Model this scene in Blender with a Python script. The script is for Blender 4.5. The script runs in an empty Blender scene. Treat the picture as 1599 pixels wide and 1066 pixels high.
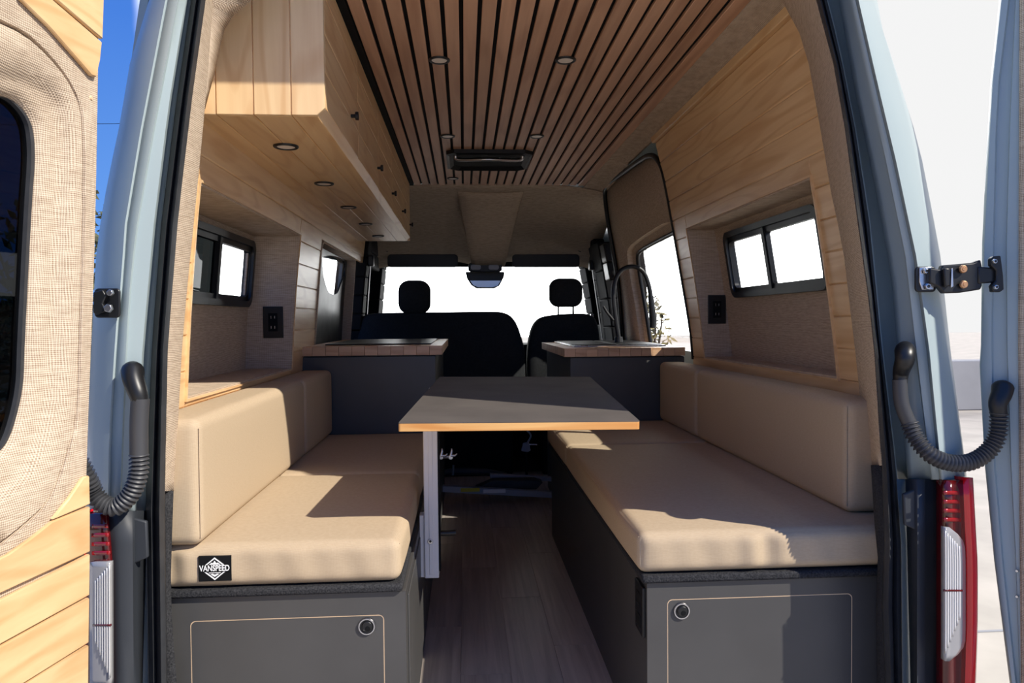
import bpy, bmesh, math, random
from mathutils import Vector, Matrix
random.seed(4)
SC = bpy.context.scene
COL = SC.collection
SC.cycles.diffuse_bounces = 8; SC.cycles.max_bounces = 16; SC.cycles.transparent_max_bounces = 24
# ------------------------------------------------------------------ camera
F = 1150.0; CXP, CYP = 799.5, 533.0
CAM = Vector((0.0, -1.62, 1.02))
_yaw = math.atan2(74.5, F); _pit = math.atan2(33.0, F); _rol = math.radians(0.5)
_f = Vector((math.sin(_yaw)*math.cos(_pit), math.cos(_yaw)*math.cos(_pit), -math.sin(_pit)))
_r0 = Vector((math.cos(_yaw), -math.sin(_yaw), 0)); _u0 = _r0.cross(_f)
_r = _r0*math.cos(_rol) - _u0*math.sin(_rol); _u = _u0*math.cos(_rol) + _r0*math.sin(_rol)
cd = bpy.data.cameras.new('camera'); cd.sensor_width = 36; cd.lens = F/1599*36; cd.clip_start = .02; cd.clip_end = 500
cam = bpy.data.objects.new('camera', cd); COL.objects.link(cam)
M3 = Matrix((_r, _u, -_f)).transposed()
cam.matrix_world = Matrix.Translation(CAM) @ M3.to_4x4()
SC.camera = cam
# ------------------------------------------------------------------ light
SUN_DIR = Vector((-.98, .70, -1.0)).normalized()
sd = bpy.data.lights.new('sun', 'SUN'); sd.energy = 3.9; sd.angle = math.radians(.55); sd.color = (1, .93, .82)
so = bpy.data.objects.new('sun', sd); COL.objects.link(so)
so.rotation_euler = SUN_DIR.to_track_quat('-Z', 'Y').to_euler(); so.location = (6, -6, 8)
vs = SC.view_settings; vs.view_transform = 'Standard'; vs.look = 'None'; vs.gamma = 1; vs.use_curve_mapping = False; vs.exposure = 0.6
def lin(c):
    return tuple(((v/255)/12.92 if v/255 <= .04045 else ((v/255+.055)/1.055)**2.4) for v in c) + (1,)
W = bpy.data.worlds.new('sky'); SC.world = W; W.use_nodes = True
n = W.node_tree.nodes; l = W.node_tree.links; n.clear()
def wn(t, **k):
    q = n.new(t)
    for a, b in k.items(): setattr(q, a, b)
    return q
tc = wn('ShaderNodeTexCoord'); sx = wn('ShaderNodeSeparateXYZ'); l.new(tc.outputs['Generated'], sx.inputs[0])
az = wn('ShaderNodeMath', operation='ARCTAN2'); l.new(sx.outputs[0], az.inputs[0]); l.new(sx.outputs[1], az.inputs[1])
nz = wn('ShaderNodeTexNoise'); nz.inputs['Scale'].default_value = 2.2; nz.inputs['Detail'].default_value = 5
l.new(tc.outputs['Generated'], nz.inputs['Vector'])
azn = wn('ShaderNodeMath', operation='MULTIPLY_ADD'); l.new(nz.outputs[0], azn.inputs[0]); azn.inputs[1].default_value = .10; l.new(az.outputs[0], azn.inputs[2])
m1 = wn('ShaderNodeMapRange', interpolation_type='SMOOTHSTEP'); l.new(azn.outputs[0], m1.inputs[0])
m1.inputs[1].default_value = math.radians(-20); m1.inputs[2].default_value = math.radians(-16)
m2 = wn('ShaderNodeMapRange', interpolation_type='SMOOTHSTEP'); l.new(azn.outputs[0], m2.inputs[0])
m2.inputs[1].default_value = math.radians(150); m2.inputs[2].default_value = math.radians(95)
m3 = wn('ShaderNodeMapRange', interpolation_type='SMOOTHSTEP'); l.new(sx.outputs[2], m3.inputs[0])
m3.inputs[1].default_value = .92; m3.inputs[2].default_value = .6
mm = wn('ShaderNodeMath', operation='MULTIPLY'); l.new(m1.outputs[0], mm.inputs[0]); l.new(m2.outputs[0], mm.inputs[1])
mm2 = wn('ShaderNodeMath', operation='MULTIPLY'); l.new(mm.outputs[0], mm2.inputs[0]); l.new(m3.outputs[0], mm2.inputs[1])
rp = wn('ShaderNodeValToRGB'); l.new(sx.outputs[2], rp.inputs[0])
rp.color_ramp.elements[0].position = 0; rp.color_ramp.elements[0].color = (.12, .28, .62, 1)
rp.color_ramp.elements[1].position = .35; rp.color_ramp.elements[1].color = (.045, .15, .50, 1)
cr = wn('ShaderNodeMapRange'); l.new(az.outputs[0], cr.inputs[0])        # the cloud bank is brightest ahead, greyer to the right
cr.inputs[1].default_value = math.radians(26.5); cr.inputs[2].default_value = math.radians(29.2); cr.inputs[3].default_value = 5.0; cr.inputs[4].default_value = .60
cc = wn('ShaderNodeCombineColor')
for i in range(3): l.new(cr.outputs[0], cc.inputs[i])
mx = wn('ShaderNodeMix', data_type='RGBA'); l.new(mm2.outputs[0], mx.inputs[0]); l.new(rp.outputs[0], mx.inputs[6]); l.new(cc.outputs[0], mx.inputs[7])
bg = wn('ShaderNodeBackground'); l.new(mx.outputs[2], bg.inputs[0]); bg.inputs[1].default_value = 1.0
wo = wn('ShaderNodeOutputWorld'); l.new(bg.outputs[0], wo.inputs[0])

# ------------------------------------------------------------------ pixel helpers (points on real planes of the van)
def ray(px, py):
    return (_f + _r*((px-CXP)/F) + _u*((CYP-py)/F))
def at(px, py, x=None, y=None, z=None, p0=None, nn=None):
    d = ray(px, py)
    if x is not None: t = (x-CAM.x)/d.x
    elif y is not None: t = (y-CAM.y)/d.y
    elif z is not None: t = (z-CAM.z)/d.z
    else: t = (Vector(p0)-CAM).dot(nn)/d.dot(nn)
    return CAM + d*t
ZC = 1.02
def Y(D): return D - 1.62
def wr(z, side):                        # inner face of the side walls (they lean inwards and curve)
    t = z - ZC + .19
    if side < 0: return -(.69 - .05*t - .06*t*abs(t))
    return 1.05 - .10*t - .075*t*abs(t)
def wp(side, y, z, o=0.0):              # point on the wall, o = outwards
    return Vector((wr(z, side) + side*o, y, z))
def wallhit(px, py, side, o=0.0):
    x = 1.0*side
    for _ in range(12):
        p = at(px, py, x=x); x = wr(p.z, side) + side*o
    return p

# ------------------------------------------------------------------ materials
MATS = {}
def mat(name, col, rough=.6, metal=0, spec=.5, build=None, coat=0):
    m = bpy.data.materials.new(name); m.use_nodes = True
    nt = m.node_tree; b = nt.nodes['Principled BSDF']
    b.inputs['Base Color'].default_value = lin(col); b.inputs['Roughness'].default_value = rough
    b.inputs['Metallic'].default_value = metal; b.inputs['Specular IOR Level'].default_value = spec
    b.inputs['Coat Weight'].default_value = coat
    N = nt.nodes; L = nt.links
    t = N.new('ShaderNodeTexCoord'); nzz = N.new('ShaderNodeTexNoise'); nzz.inputs['Scale'].default_value = 9; nzz.inputs['Detail'].default_value = 4
    L.new(t.outputs['Object'], nzz.inputs['Vector'])
    if build is None:                   # faint mottling so nothing is perfectly even
        mr = N.new('ShaderNodeMapRange'); L.new(nzz.outputs[0], mr.inputs[0]); mr.inputs[3].default_value = max(.02, rough-.08); mr.inputs[4].default_value = min(1, rough+.08)
        L.new(mr.outputs[0], b.inputs['Roughness'])
    else: build(N, L, b, t)
    MATS[name] = m; return m
def mixcol(N, L, fac, a, c):
    q = N.new('ShaderNodeMix'); q.data_type = 'RGBA'
    if hasattr(fac, 'links'): L.new(fac, q.inputs[0])
    else: q.inputs[0].default_value = fac
    for i, v in ((6, a), (7, c)):
        if hasattr(v, 'links'): L.new(v, q.inputs[i])
        else: q.inputs[i].default_value = v
    return q.outputs[2]
def wood(name, a, c, axis, rough=.4, var=.12, ring=1.0):
    def bld(N, L, b, t):
        oi = N.new('ShaderNodeObjectInfo')
        mp = N.new('ShaderNodeMapping'); L.new(t.outputs['Object'], mp.inputs[0])
        s = [26.0]*3; s[axis] = 1.3; mp.inputs['Scale'].default_value = s
        cx = N.new('ShaderNodeCombineXYZ')
        mu = N.new('ShaderNodeMath'); mu.operation = 'MULTIPLY'; L.new(oi.outputs['Random'], mu.inputs[0]); mu.inputs[1].default_value = 37.0
        for i in range(3): L.new(mu.outputs[0], cx.inputs[i])
        L.new(cx.outputs[0], mp.inputs['Location'])
        n1 = N.new('ShaderNodeTexNoise'); n1.inputs['Scale'].default_value = 1.6; n1.inputs['Detail'].default_value = 6; n1.inputs['Distortion'].default_value = .5; L.new(mp.outputs[0], n1.inputs['Vector'])
        mp2 = N.new('ShaderNodeMapping'); L.new(t.outputs['Object'], mp2.inputs[0]); s2 = [9.0]*3; s2[axis] = 1.1; mp2.inputs['Scale'].default_value = s2; L.new(cx.outputs[0], mp2.inputs['Location'])
        n2 = N.new('ShaderNodeTexNoise'); n2.inputs['Scale'].default_value = 1.0; n2.inputs['Detail'].default_value = 1; L.new(mp2.outputs[0], n2.inputs['Vector'])
        w = N.new('ShaderNodeMath'); w.operation = 'MULTIPLY'; L.new(n2.outputs[0], w.inputs[0]); w.inputs[1].default_value = 42*ring
        sn = N.new('ShaderNodeMath'); sn.operation = 'SINE'; L.new(w.outputs[0], sn.inputs[0])
        mr = N.new('ShaderNodeMapRange'); L.new(sn.outputs[0], mr.inputs[0]); mr.inputs[1].default_value = .2; mr.inputs[2].default_value = 1; mr.inputs[4].default_value = .32
        ad = N.new('ShaderNodeMath'); ad.operation = 'ADD'; L.new(n1.outputs[0], ad.inputs[0]); L.new(mr.outputs[0], ad.inputs[1])
        m4 = N.new('ShaderNodeMapRange'); L.new(ad.outputs[0], m4.inputs[0]); m4.inputs[1].default_value = .35; m4.inputs[2].default_value = .95
        col = mixcol(N, L, m4.outputs[0], lin(a), lin(c))
        hv = N.new('ShaderNodeHueSaturation'); L.new(col, hv.inputs['Color'])
        m5 = N.new('ShaderNodeMapRange'); L.new(oi.outputs['Random'], m5.inputs[0]); m5.inputs[3].default_value = 1-var; m5.inputs[4].default_value = 1+var
        L.new(m5.outputs[0], hv.inputs['Value']); L.new(hv.outputs[0], b.inputs['Base Color'])
        bp = N.new('ShaderNodeBump'); bp.inputs['Strength'].default_value = .06; bp.inputs['Distance'].default_value = .002; L.new(n1.outputs[0], bp.inputs['Height']); L.new(bp.outputs[0], b.inputs['Normal'])
    return mat(name, a, rough, build=bld)
def weave(name, a, c, freq=300.0, rough=.95, bump=.35, dist=.0015, amt=1.0, tsc=120):
    def bld(N, L, b, t):
        nd = N.new('ShaderNodeTexNoise'); nd.inputs['Scale'].default_value = 25; nd.inputs['Detail'].default_value = 3; L.new(t.outputs['Object'], nd.inputs['Vector'])
        va = N.new('ShaderNodeVectorMath'); va.operation = 'MULTIPLY_ADD'; L.new(nd.outputs[1], va.inputs[0]); va.inputs[1].default_value = (.004,)*3; L.new(t.outputs['Object'], va.inputs[2])
        outs = []
        ng = N.new('ShaderNodeNewGeometry'); nab = N.new('ShaderNodeVectorMath'); nab.operation = 'ABSOLUTE'; L.new(ng.outputs['True Normal'], nab.inputs[0]); nrs = N.new('ShaderNodeSeparateXYZ'); L.new(nab.outputs[0], nrs.inputs[0])
        for ax in 'XYZ':
            w = N.new('ShaderNodeTexWave'); w.bands_direction = ax; w.inputs['Scale'].default_value = freq/20; w.inputs['Distortion'].default_value = .6; w.inputs['Detail'].default_value = 1
            L.new(va.outputs[0], w.inputs['Vector']); 
            sn_ = N.new('ShaderNodeMath'); sn_.operation = 'POWER'; L.new(nrs.outputs['XYZ'.index(ax)], sn_.inputs[0]); sn_.inputs[1].default_value = 2
            iv = N.new('ShaderNodeMath'); iv.operation = 'SUBTRACT'; iv.inputs[0].default_value = 1; L.new(sn_.outputs[0], iv.inputs[1])
            cn_ = N.new('ShaderNodeMapRange'); L.new(iv.outputs[0], cn_.inputs[0]); cn_.inputs[1].default_value = .25; cn_.inputs[2].default_value = .6
            c5 = N.new('ShaderNodeMix'); c5.data_type = 'FLOAT'; L.new(cn_.outputs[0], c5.inputs[0]); c5.inputs[2].default_value = .5; L.new(w.outputs[1], c5.inputs[3])
            outs.append(c5.outputs[0])
        s1 = N.new('ShaderNodeMath'); s1.operation = 'ADD'; L.new(outs[0], s1.inputs[0]); L.new(outs[1], s1.inputs[1])
        s2 = N.new('ShaderNodeMath'); s2.operation = 'MULTIPLY_ADD'; L.new(outs[2], s2.inputs[0]); s2.inputs[1].default_value = 1; L.new(s1.outputs[0], s2.inputs[2])
        # stretched thread noise
        th = N.new('ShaderNodeTexNoise'); th.inputs['Scale'].default_value = tsc; th.inputs['Detail'].default_value = 2
        mp = N.new('ShaderNodeMapping'); mp.inputs['Scale'].default_value = (.25, .25, 1.8); L.new(t.outputs['Object'], mp.inputs[0]); L.new(mp.outputs[0], th.inputs['Vector'])
        s3 = N.new('ShaderNodeMath'); s3.operation = 'MULTIPLY_ADD'; L.new(th.outputs[0], s3.inputs[0]); s3.inputs[1].default_value = 1.6; L.new(s2.outputs[0], s3.inputs[2])
        mr = N.new('ShaderNodeMapRange'); L.new(s3.outputs[0], mr.inputs[0]); mr.inputs[1].default_value = 1.2; mr.inputs[2].default_value = 3.2; mr.inputs[4].default_value = amt
        col = mixcol(N, L, mr.outputs[0], lin(c), lin(a)); L.new(col, b.inputs['Base Color'])
        bp = N.new('ShaderNodeBump'); bp.inputs['Strength'].default_value = bump; bp.inputs['Distance'].default_value = dist; L.new(s3.outputs[0], bp.inputs['Height']); L.new(bp.outputs[0], b.inputs['Normal'])
    return mat(name, a, rough, spec=.15, build=bld)
def noisy(name, a, c, scale, rough=.7, stretch=(1, 1, 1), bump=.1, spec=.5, metal=0, coat=0):
    def bld(N, L, b, t):
        mp = N.new('ShaderNodeMapping'); mp.inputs['Scale'].default_value = stretch; L.new(t.outputs['Object'], mp.inputs[0])
        q = N.new('ShaderNodeTexNoise'); q.inputs['Scale'].default_value = scale; q.inputs['Detail'].default_value = 8; L.new(mp.outputs[0], q.inputs['Vector'])
        mr = N.new('ShaderNodeMapRange'); L.new(q.outputs[0], mr.inputs[0]); mr.inputs[1].default_value = .3; mr.inputs[2].default_value = .7
        L.new(mixcol(N, L, mr.outputs[0], lin(a), lin(c)), b.inputs['Base Color'])
        bp = N.new('ShaderNodeBump'); bp.inputs['Strength'].default_value = bump; bp.inputs['Distance'].default_value = .003; L.new(q.outputs[0], bp.inputs['Height']); L.new(bp.outputs[0], b.inputs['Normal'])
    return mat(name, a, rough, metal=metal, spec=spec, build=bld, coat=coat)
def glass(name, tint, ior=1.45):
    m = bpy.data.materials.new(name); m.use_nodes = True; N = m.node_tree.nodes; L = m.node_tree.links; N.clear()
    tr = N.new('ShaderNodeBsdfTransparent'); tr.inputs[0].default_value = tint
    gl = N.new('ShaderNodeBsdfGlossy'); gl.inputs['Roughness'].default_value = .02
    fr = N.new('ShaderNodeFresnel'); ge = N.new('ShaderNodeNewGeometry'); mr = N.new('ShaderNodeMapRange'); L.new(ge.outputs['Backfacing'], mr.inputs[0]); mr.inputs[3].default_value = ior; mr.inputs[4].default_value = 1/ior; L.new(mr.outputs[0], fr.inputs[0])
    ms = N.new('ShaderNodeMixShader'); L.new(fr.outputs[0], ms.inputs[0]); L.new(tr.outputs[0], ms.inputs[1]); L.new(gl.outputs[0], ms.inputs[2])
    o = N.new('ShaderNodeOutputMaterial'); L.new(ms.outputs[0], o.inputs[0]); MATS[name] = m; return m

MAPLE_Y = wood('maple_lengthwise', (230, 196, 148), (210, 168, 118), 1, .35, var=.06)
MAPLE_Z = wood('maple_upright', (232, 200, 154), (214, 174, 126), 2, .35, var=.06)
MAPLE_X = wood('maple_crosswise', (230, 196, 148), (210, 168, 118), 0, .35, var=.06)
SLAT = wood('walnut_slat', (204, 162, 132), (176, 134, 106), 1, .5, var=.08, ring=.4)
BLOCK = wood('butcher_block', (214, 176, 140), (188, 146, 110), 0, .4, var=.15)
PLY = wood('plywood_edge', (236, 186, 118), (214, 148, 78), 0, .5, ring=1.5)
BURLAP = weave('burlap', (220, 202, 180), (142, 122, 102), 1750)
FABRIC = weave('seat_fabric', (193, 174, 147), (173, 152, 125), 3600, bump=.10, dist=.0005, tsc=420)
FELT = noisy('black_felt', (30, 31, 34), (62, 62, 64), 260, .95, bump=.6, spec=.2)
GREY = noisy('charcoal_laminate', (69, 68, 67), (75, 74, 73), 6, .42, bump=.02)
TOPGREY = noisy('grey_laminate', (96, 90, 86), (84, 79, 76), 7, .8, bump=.02, spec=.08)
BLACK = mat('black_plastic', (22, 23, 25), .4)
BLACKM = mat('black_matte', (16, 17, 19), .8, spec=.2)
RUBBER = noisy('black_rubber', (44, 46, 50), (56, 58, 62), 30, .55, bump=.05)
CONDUIT = mat('conduit_rubber', (62, 63, 66), .45)
PAINT = mat('blue_grey_paint', (158, 172, 174), .35, spec=.4, coat=.15)
PAINT2 = mat('bumper_plastic', (46, 50, 56), .55)
STEEL = mat('steel', (205, 205, 208), .28, metal=1)
ALU = mat('painted_aluminium', (226, 224, 222), .4)
RAIL = mat('rail_aluminium', (150, 154, 164), .45, metal=.1)
BRONZE = mat('copper_bolt', (196, 150, 110), .4, metal=.7)
SEATF = noisy('seat_black_fabric', (33, 35, 37), (40, 42, 44), 80, .9, bump=.2, spec=.2)
RED = mat('red_lens', (235, 16, 30), .12, coat=.6)
MIDRED = mat('reflector_red', (140, 22, 26), .15, coat=.5)
DARKRED = mat('dark_red_lens', (84, 10, 14), .12, coat=.6)
CLEAR = mat('clear_lens', (150, 150, 152), .12, coat=.8)
CLEAR2 = mat('clear_lens_rib', (205, 205, 205), .1, coat=.8)
WHITE = mat('white_print', (242, 242, 242), .7)
LAMP = mat('frosted_lens', (232, 222, 210), .4)
YELLOW = mat('yellow_sticker', (196, 180, 44), .6)
CREAM = mat('plywood_kerf', (216, 186, 150), .7)
CONC = noisy('concrete', (182, 174, 162), (164, 157, 146), 2.5, .9, bump=.2, spec=.2)
WALLG = noisy('grey_render', (150, 150, 152), (138, 138, 140), 1.5, .9, bump=.1, spec=.2)
LEAF = noisy('dusty_leaf', (92, 92, 62), (58, 62, 40), 20, .8, bump=.2)
LEAF2 = noisy('dry_leaf', (146, 132, 84), (96, 92, 60), 20, .8, bump=.2)
BARK = noisy('bark', (84, 70, 56), (56, 46, 38), 14, .9)
HILLM = noisy('hillside', (92, 88, 70), (64, 62, 50), .8, .95, bump=.4)
def vinyl():
    def bld(N, L, b, t):
        oi = N.new('ShaderNodeObjectInfo')
        mp = N.new('ShaderNodeMapping'); mp.inputs['Scale'].default_value = (38, 1.6, 38); L.new(t.outputs['Object'], mp.inputs[0])
        cx = N.new('ShaderNodeCombineXYZ'); mu = N.new('ShaderNodeMath'); mu.operation = 'MULTIPLY'; L.new(oi.outputs['Random'], mu.inputs[0]); mu.inputs[1].default_value = 31
        for i in range(3): L.new(mu.outputs[0], cx.inputs[i])
        L.new(cx.outputs[0], mp.inputs['Location'])
        q = N.new('ShaderNodeTexNoise'); q.inputs['Scale'].default_value = 1.2; q.inputs['Detail'].default_value = 8; q.inputs['Distortion'].default_value = .8; L.new(mp.outputs[0], q.inputs['Vector'])
        mr = N.new('ShaderNodeMapRange'); L.new(q.outputs[0], mr.inputs[0]); mr.inputs[1].default_value = .3; mr.inputs[2].default_value = .72
        col = mixcol(N, L, mr.outputs[0], lin((190, 180, 170)), lin((154, 144, 136)))
        hv = N.new('ShaderNodeHueSaturation'); L.new(col, hv.inputs['Color']); m5 = N.new('ShaderNodeMapRange'); L.new(oi.outputs['Random'], m5.inputs[0]); m5.inputs[3].default_value = .88; m5.inputs[4].default_value = 1.1
        L.new(m5.outputs[0], hv.inputs['Value']); L.new(hv.outputs[0], b.inputs['Base Color'])
    return mat('vinyl_plank', (100, 92, 86), .38, build=bld)
VINYL = vinyl()
GL = glass('window_glass', (.97, .98, .98, 1)); GLT = glass('tinted_glass', (.05, .055, .055, 1), 1.12); GLD = glass('dark_tinted_glass', (.10, .13, .17, 1))

# ------------------------------------------------------------------ mesh helpers
ORG = {}
class MB:
    def __init__(s): s.v = []; s.f = []
    def add(s, vs, fs):
        b = len(s.v); s.v += [Vector(p) for p in vs]; s.f += [tuple(b+i for i in q) for q in fs]; return s
    def hexa(s, P):      # 8 points: bottom ring 0-3, top ring 4-7
        return s.add(P, [(0, 3, 2, 1), (4, 5, 6, 7), (0, 1, 5, 4), (1, 2, 6, 5), (2, 3, 7, 6), (3, 0, 4, 7)])
    def box(s, x0, x1, y0, y1, z0, z1):
        return s.hexa([(x0, y0, z0), (x1, y0, z0), (x1, y1, z0), (x0, y1, z0), (x0, y0, z1), (x1, y0, z1), (x1, y1, z1), (x0, y1, z1)])
    def wbox(s, side, y0, y1, z0, z1, o0, o1, nz=1):
        for i in range(nz):
            a = z0+(z1-z0)*i/nz; c = z0+(z1-z0)*(i+1)/nz
            s.hexa([wp(side, y0, a, o0), wp(side, y1, a, o0), wp(side, y1, a, o1), wp(side, y0, a, o1), wp(side, y0, c, o0), wp(side, y1, c, o0), wp(side, y1, c, o1), wp(side, y0, c, o1)])
        return s
    def loft(s, rows, close=False, cap=False):
        m = len(rows[0]); b = len(s.v)
        for r in rows: s.v += [Vector(p) for p in r]
        for i in range(len(rows)-1):
            for j in range(m if close else m-1):
                k = (j+1) % m
                s.f.append((b+i*m+j, b+i*m+k, b+(i+1)*m+k, b+(i+1)*m+j))
        if cap:
            s.f.append(tuple(b+j for j in range(m))[::-1]); s.f.append(tuple(b+(len(rows)-1)*m+j for j in range(m)))
        return s
    def tube(s, path, r, seg=10, cap=True):
        P = [Vector(p) for p in path]; rows = []; up = None
        for i, p in enumerate(P):
            d = (P[min(i+1, len(P)-1)] - P[max(i-1, 0)]).normalized()
            if up is None: up = d.orthogonal().normalized()
            up = (up - d*up.dot(d)).normalized(); w = d.cross(up)
            rr = r[i] if isinstance(r, (list, tuple)) else r
            rows.append([p + up*rr*math.cos(2*math.pi*k/seg) + w*rr*math.sin(2*math.pi*k/seg) for k in range(seg)])
        return s.loft(rows, close=True, cap=cap)
    def cyl(s, c, ax, r0, r1, h, seg=24):
        c = Vector(c); ax = Vector(ax).normalized(); return s.tube([c, c+ax*h], [r0, r1], seg)
    def prism(s, poly, off):   # planar polygon of 3D points, swept by vector
        m = len(poly); off = Vector(off); b = len(s.v)
        s.v += [Vector(p) for p in poly] + [Vector(p)+off for p in poly]
        s.f.append(tuple(range(b, b+m))[::-1]); s.f.append(tuple(range(b+m, b+2*m)))
        for i in range(m): j = (i+1) % m; s.f.append((b+i, b+j, b+m+j, b+m+i))
        return s
    def build(s, name, m, parent=None, bevel=0, seg=2, smooth=False, solid=0, sub=0):
        org = ORG.get(parent, Vector((0, 0, 0)))
        me = bpy.data.meshes.new(name); me.from_pydata([tuple(p-org) for p in s.v], [], s.f)
        bm = bmesh.new(); bm.from_mesh(me); bmesh.ops.recalc_face_normals(bm, faces=bm.faces); bm.to_mesh(me); bm.free()
        me.materials.append(m); me.update()
        o = bpy.data.objects.new(name, me); COL.objects.link(o)
        if parent is not None: o.parent = parent
        ORG[o] = org
        if solid:
            q = o.modifiers.new('solid', 'SOLIDIFY'); q.thickness = solid; q.offset = 0
        if bevel:
            q = o.modifiers.new('bevel', 'BEVEL'); q.width = bevel; q.segments = seg; q.limit_method = 'ANGLE'; q.angle_limit = math.radians(35)
        if sub:
            q = o.modifiers.new('sub', 'SUBSURF'); q.levels = q.render_levels = sub
        if smooth or bevel:
            for p in me.polygons: p.use_smooth = True
            if hasattr(me, 'set_sharp_from_angle'): me.set_sharp_from_angle(angle=math.radians(38 if not smooth else 60))
        return o
def thing(name, loc, label, cat, group=None):
    o = bpy.data.objects.new(name, None); COL.objects.link(o); o.location = loc; o.empty_display_size = .05
    ORG[o] = Vector(loc); tag(o, label, cat, group); return o
def tag(o, label, cat, group=None, kind=None):
    if label: o['label'] = label
    if cat: o['category'] = cat
    if group: o['group'] = group
    if kind: o['kind'] = kind
    return o
def struct(name, loc=(0, 0, 0)):
    o = bpy.data.objects.new(name, None); COL.objects.link(o); o.location = loc; ORG[o] = Vector(loc); o['kind'] = 'structure'; return o
def rrect(a0, a1, b0, b1, r, n=6):
    out = []
    for (ca, cb, t0) in ((a1-r, b1-r, 0), (a0+r, b1-r, 90), (a0+r, b0+r, 180), (a1-r, b0+r, 270)):
        for k in range(n+1):
            t = math.radians(t0+90*k/n); out.append((ca+r*math.cos(t), cb+r*math.sin(t)))
    return out
def ringmesh(outer, inner, fn, o0, o1):
    """frame between two matching outlines; fn(a,b,o) -> 3D"""
    mb = MB(); rows = [[fn(a, b, o0) for a, b in outer], [fn(a, b, o1) for a, b in outer], [fn(a, b, o1) for a, b in inner], [fn(a, b, o0) for a, b in inner], [fn(a, b, o0) for a, b in outer]]
    return mb.loft(rows, close=True)
def interp(tab, y):
    if y <= tab[0][0]: (a, b), (c, d) = tab[0], tab[1]
    elif y >= tab[-1][0]: (a, b), (c, d) = tab[-2], tab[-1]
    else:
        for i in range(len(tab)-1):
            if tab[i][0] <= y <= tab[i+1][0]: (a, b), (c, d) = tab[i], tab[i+1]; break
    return b + (d-b)*(y-a)/(c-a)
def smoothpath(pts, k=8):
    P = [Vector(p) for p in pts]; out = []
    for i in range(len(P)-1):
        p0 = P[max(i-1, 0)]; p1 = P[i]; p2 = P[i+1]; p3 = P[min(i+2, len(P)-1)]
        for j in range(k):
            t = j/k; out.append(.5*((2*p1)+(p2-p0)*t+(2*p0-5*p1+4*p2-p3)*t*t+(3*p1-p0-3*p2+p3)*t**3))
    out.append(P[-1]); return out

# ================================================================== OUTSIDE
GZ = -.60
g = MB().box(-60, 60, -40, 70, GZ-.3, GZ).build('floor', CONC); g['kind'] = 'structure'; g['label'] = 'pale sunlit concrete ground around the van'
for i, xx in enumerate((5.2, 9.0)):
    pass
for yy in (1.95, 6.0):
    MB().box(-1.5, 30, yy, yy+.02, GZ, GZ+.003).build('expansion_joint', WALLG, g)
lw = MB().box(5, 40, 10.5, 10.9, GZ, .26).build('garden_wall', WALLG, bevel=.02); tag(lw, 'low grey rendered wall across the yard beyond the right door', 'wall')
hill = MB()
rows = []
for j in range(9):
    t = j/8; rows.append([Vector((-9-14*t, -8+k*1.9, GZ+2.6*math.sin(t*1.57)*(.8+.25*math.sin(k*1.3+j)))) for k in range(24)])
hill.loft(rows); h = hill.build('hillside', HILLM, smooth=True); tag(h, 'brown scrubby hillside rising left of the van', 'hill')
def shrub(loc, R, H, n_, m, label, group=None):
    t = thing('shrub', loc, label, 'shrub', group)
    L = Vector(loc); st = MB()
    for k in range(5):
        a = k*1.256; st.tube([L+Vector((0, 0, -.02)), L+Vector((math.cos(a)*R*.3, math.sin(a)*R*.3, H*.5)), L+Vector((math.cos(a)*R*.6, math.sin(a)*R*.6, H*.85))], [.03, .02, .008], 6)
    st.build('stem', BARK, t)
    lf = MB()
    for k in range(n_):
        u = random.random(); th = random.random()*6.283; ph = math.acos(2*random.random()-1); r_ = u**.4
        c = L+Vector((R*r_*math.sin(ph)*math.cos(th), R*r_*math.sin(ph)*math.sin(th), H*.55+H*.45*r_*math.cos(ph)))
        d = Vector((random.uniform(-1, 1), random.uniform(-1, 1), random.uniform(-.6, 1))).normalized(); w = d.orthogonal().normalized(); s = random.uniform(.03, .06)*(1+R*.4)
        lf.add([c, c+d*s+w*s*.4, c+d*s*2.1, c+d*s-w*s*.4], [(0, 1, 2, 3)])
    o = lf.build('foliage', m, t); o['kind'] = 'stuff'
shrub((-6.2, 7.6, GZ), 1.4, 2.0, 1500, LEAF, 'dusty green shrub seen through the gap right of the left rear door')
shrub((-3.6, 5.4, GZ), 1.0, 2.9, 1500, LEAF, 'tall dark shrub seen through the dark pane of the left side window')
shrub((2.34, 7.6, GZ), .30, 2.0, 700, LEAF2, 'yellow-green shrub seen under the arch of the black tap')

# ================================================================== VAN SHELL
# floor of the van: vinyl planks
flo = MB().box(-.9, 1.2, -.10, 5.0, -.06, -.002).build('floor', VINYL); flo['kind'] = 'structure'; flo['label'] = 'van floor under grey-brown vinyl planks'
k = 0
for i in range(5):
    x0 = -.165+i*.145
    y = -.10 - (i*37 % 5)*.17
    while y < 3.2:
        y1 = y+.92; a = max(y, -.10)
        if y1 > a+.05:
            MB().box(x0+.0008, x0+.1442, a+.0008, min(y1, 3.3)-.0008, -.006, 0).build('vinyl_plank', VINYL, flo, bevel=.0005, seg=1)
        y = y1

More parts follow.
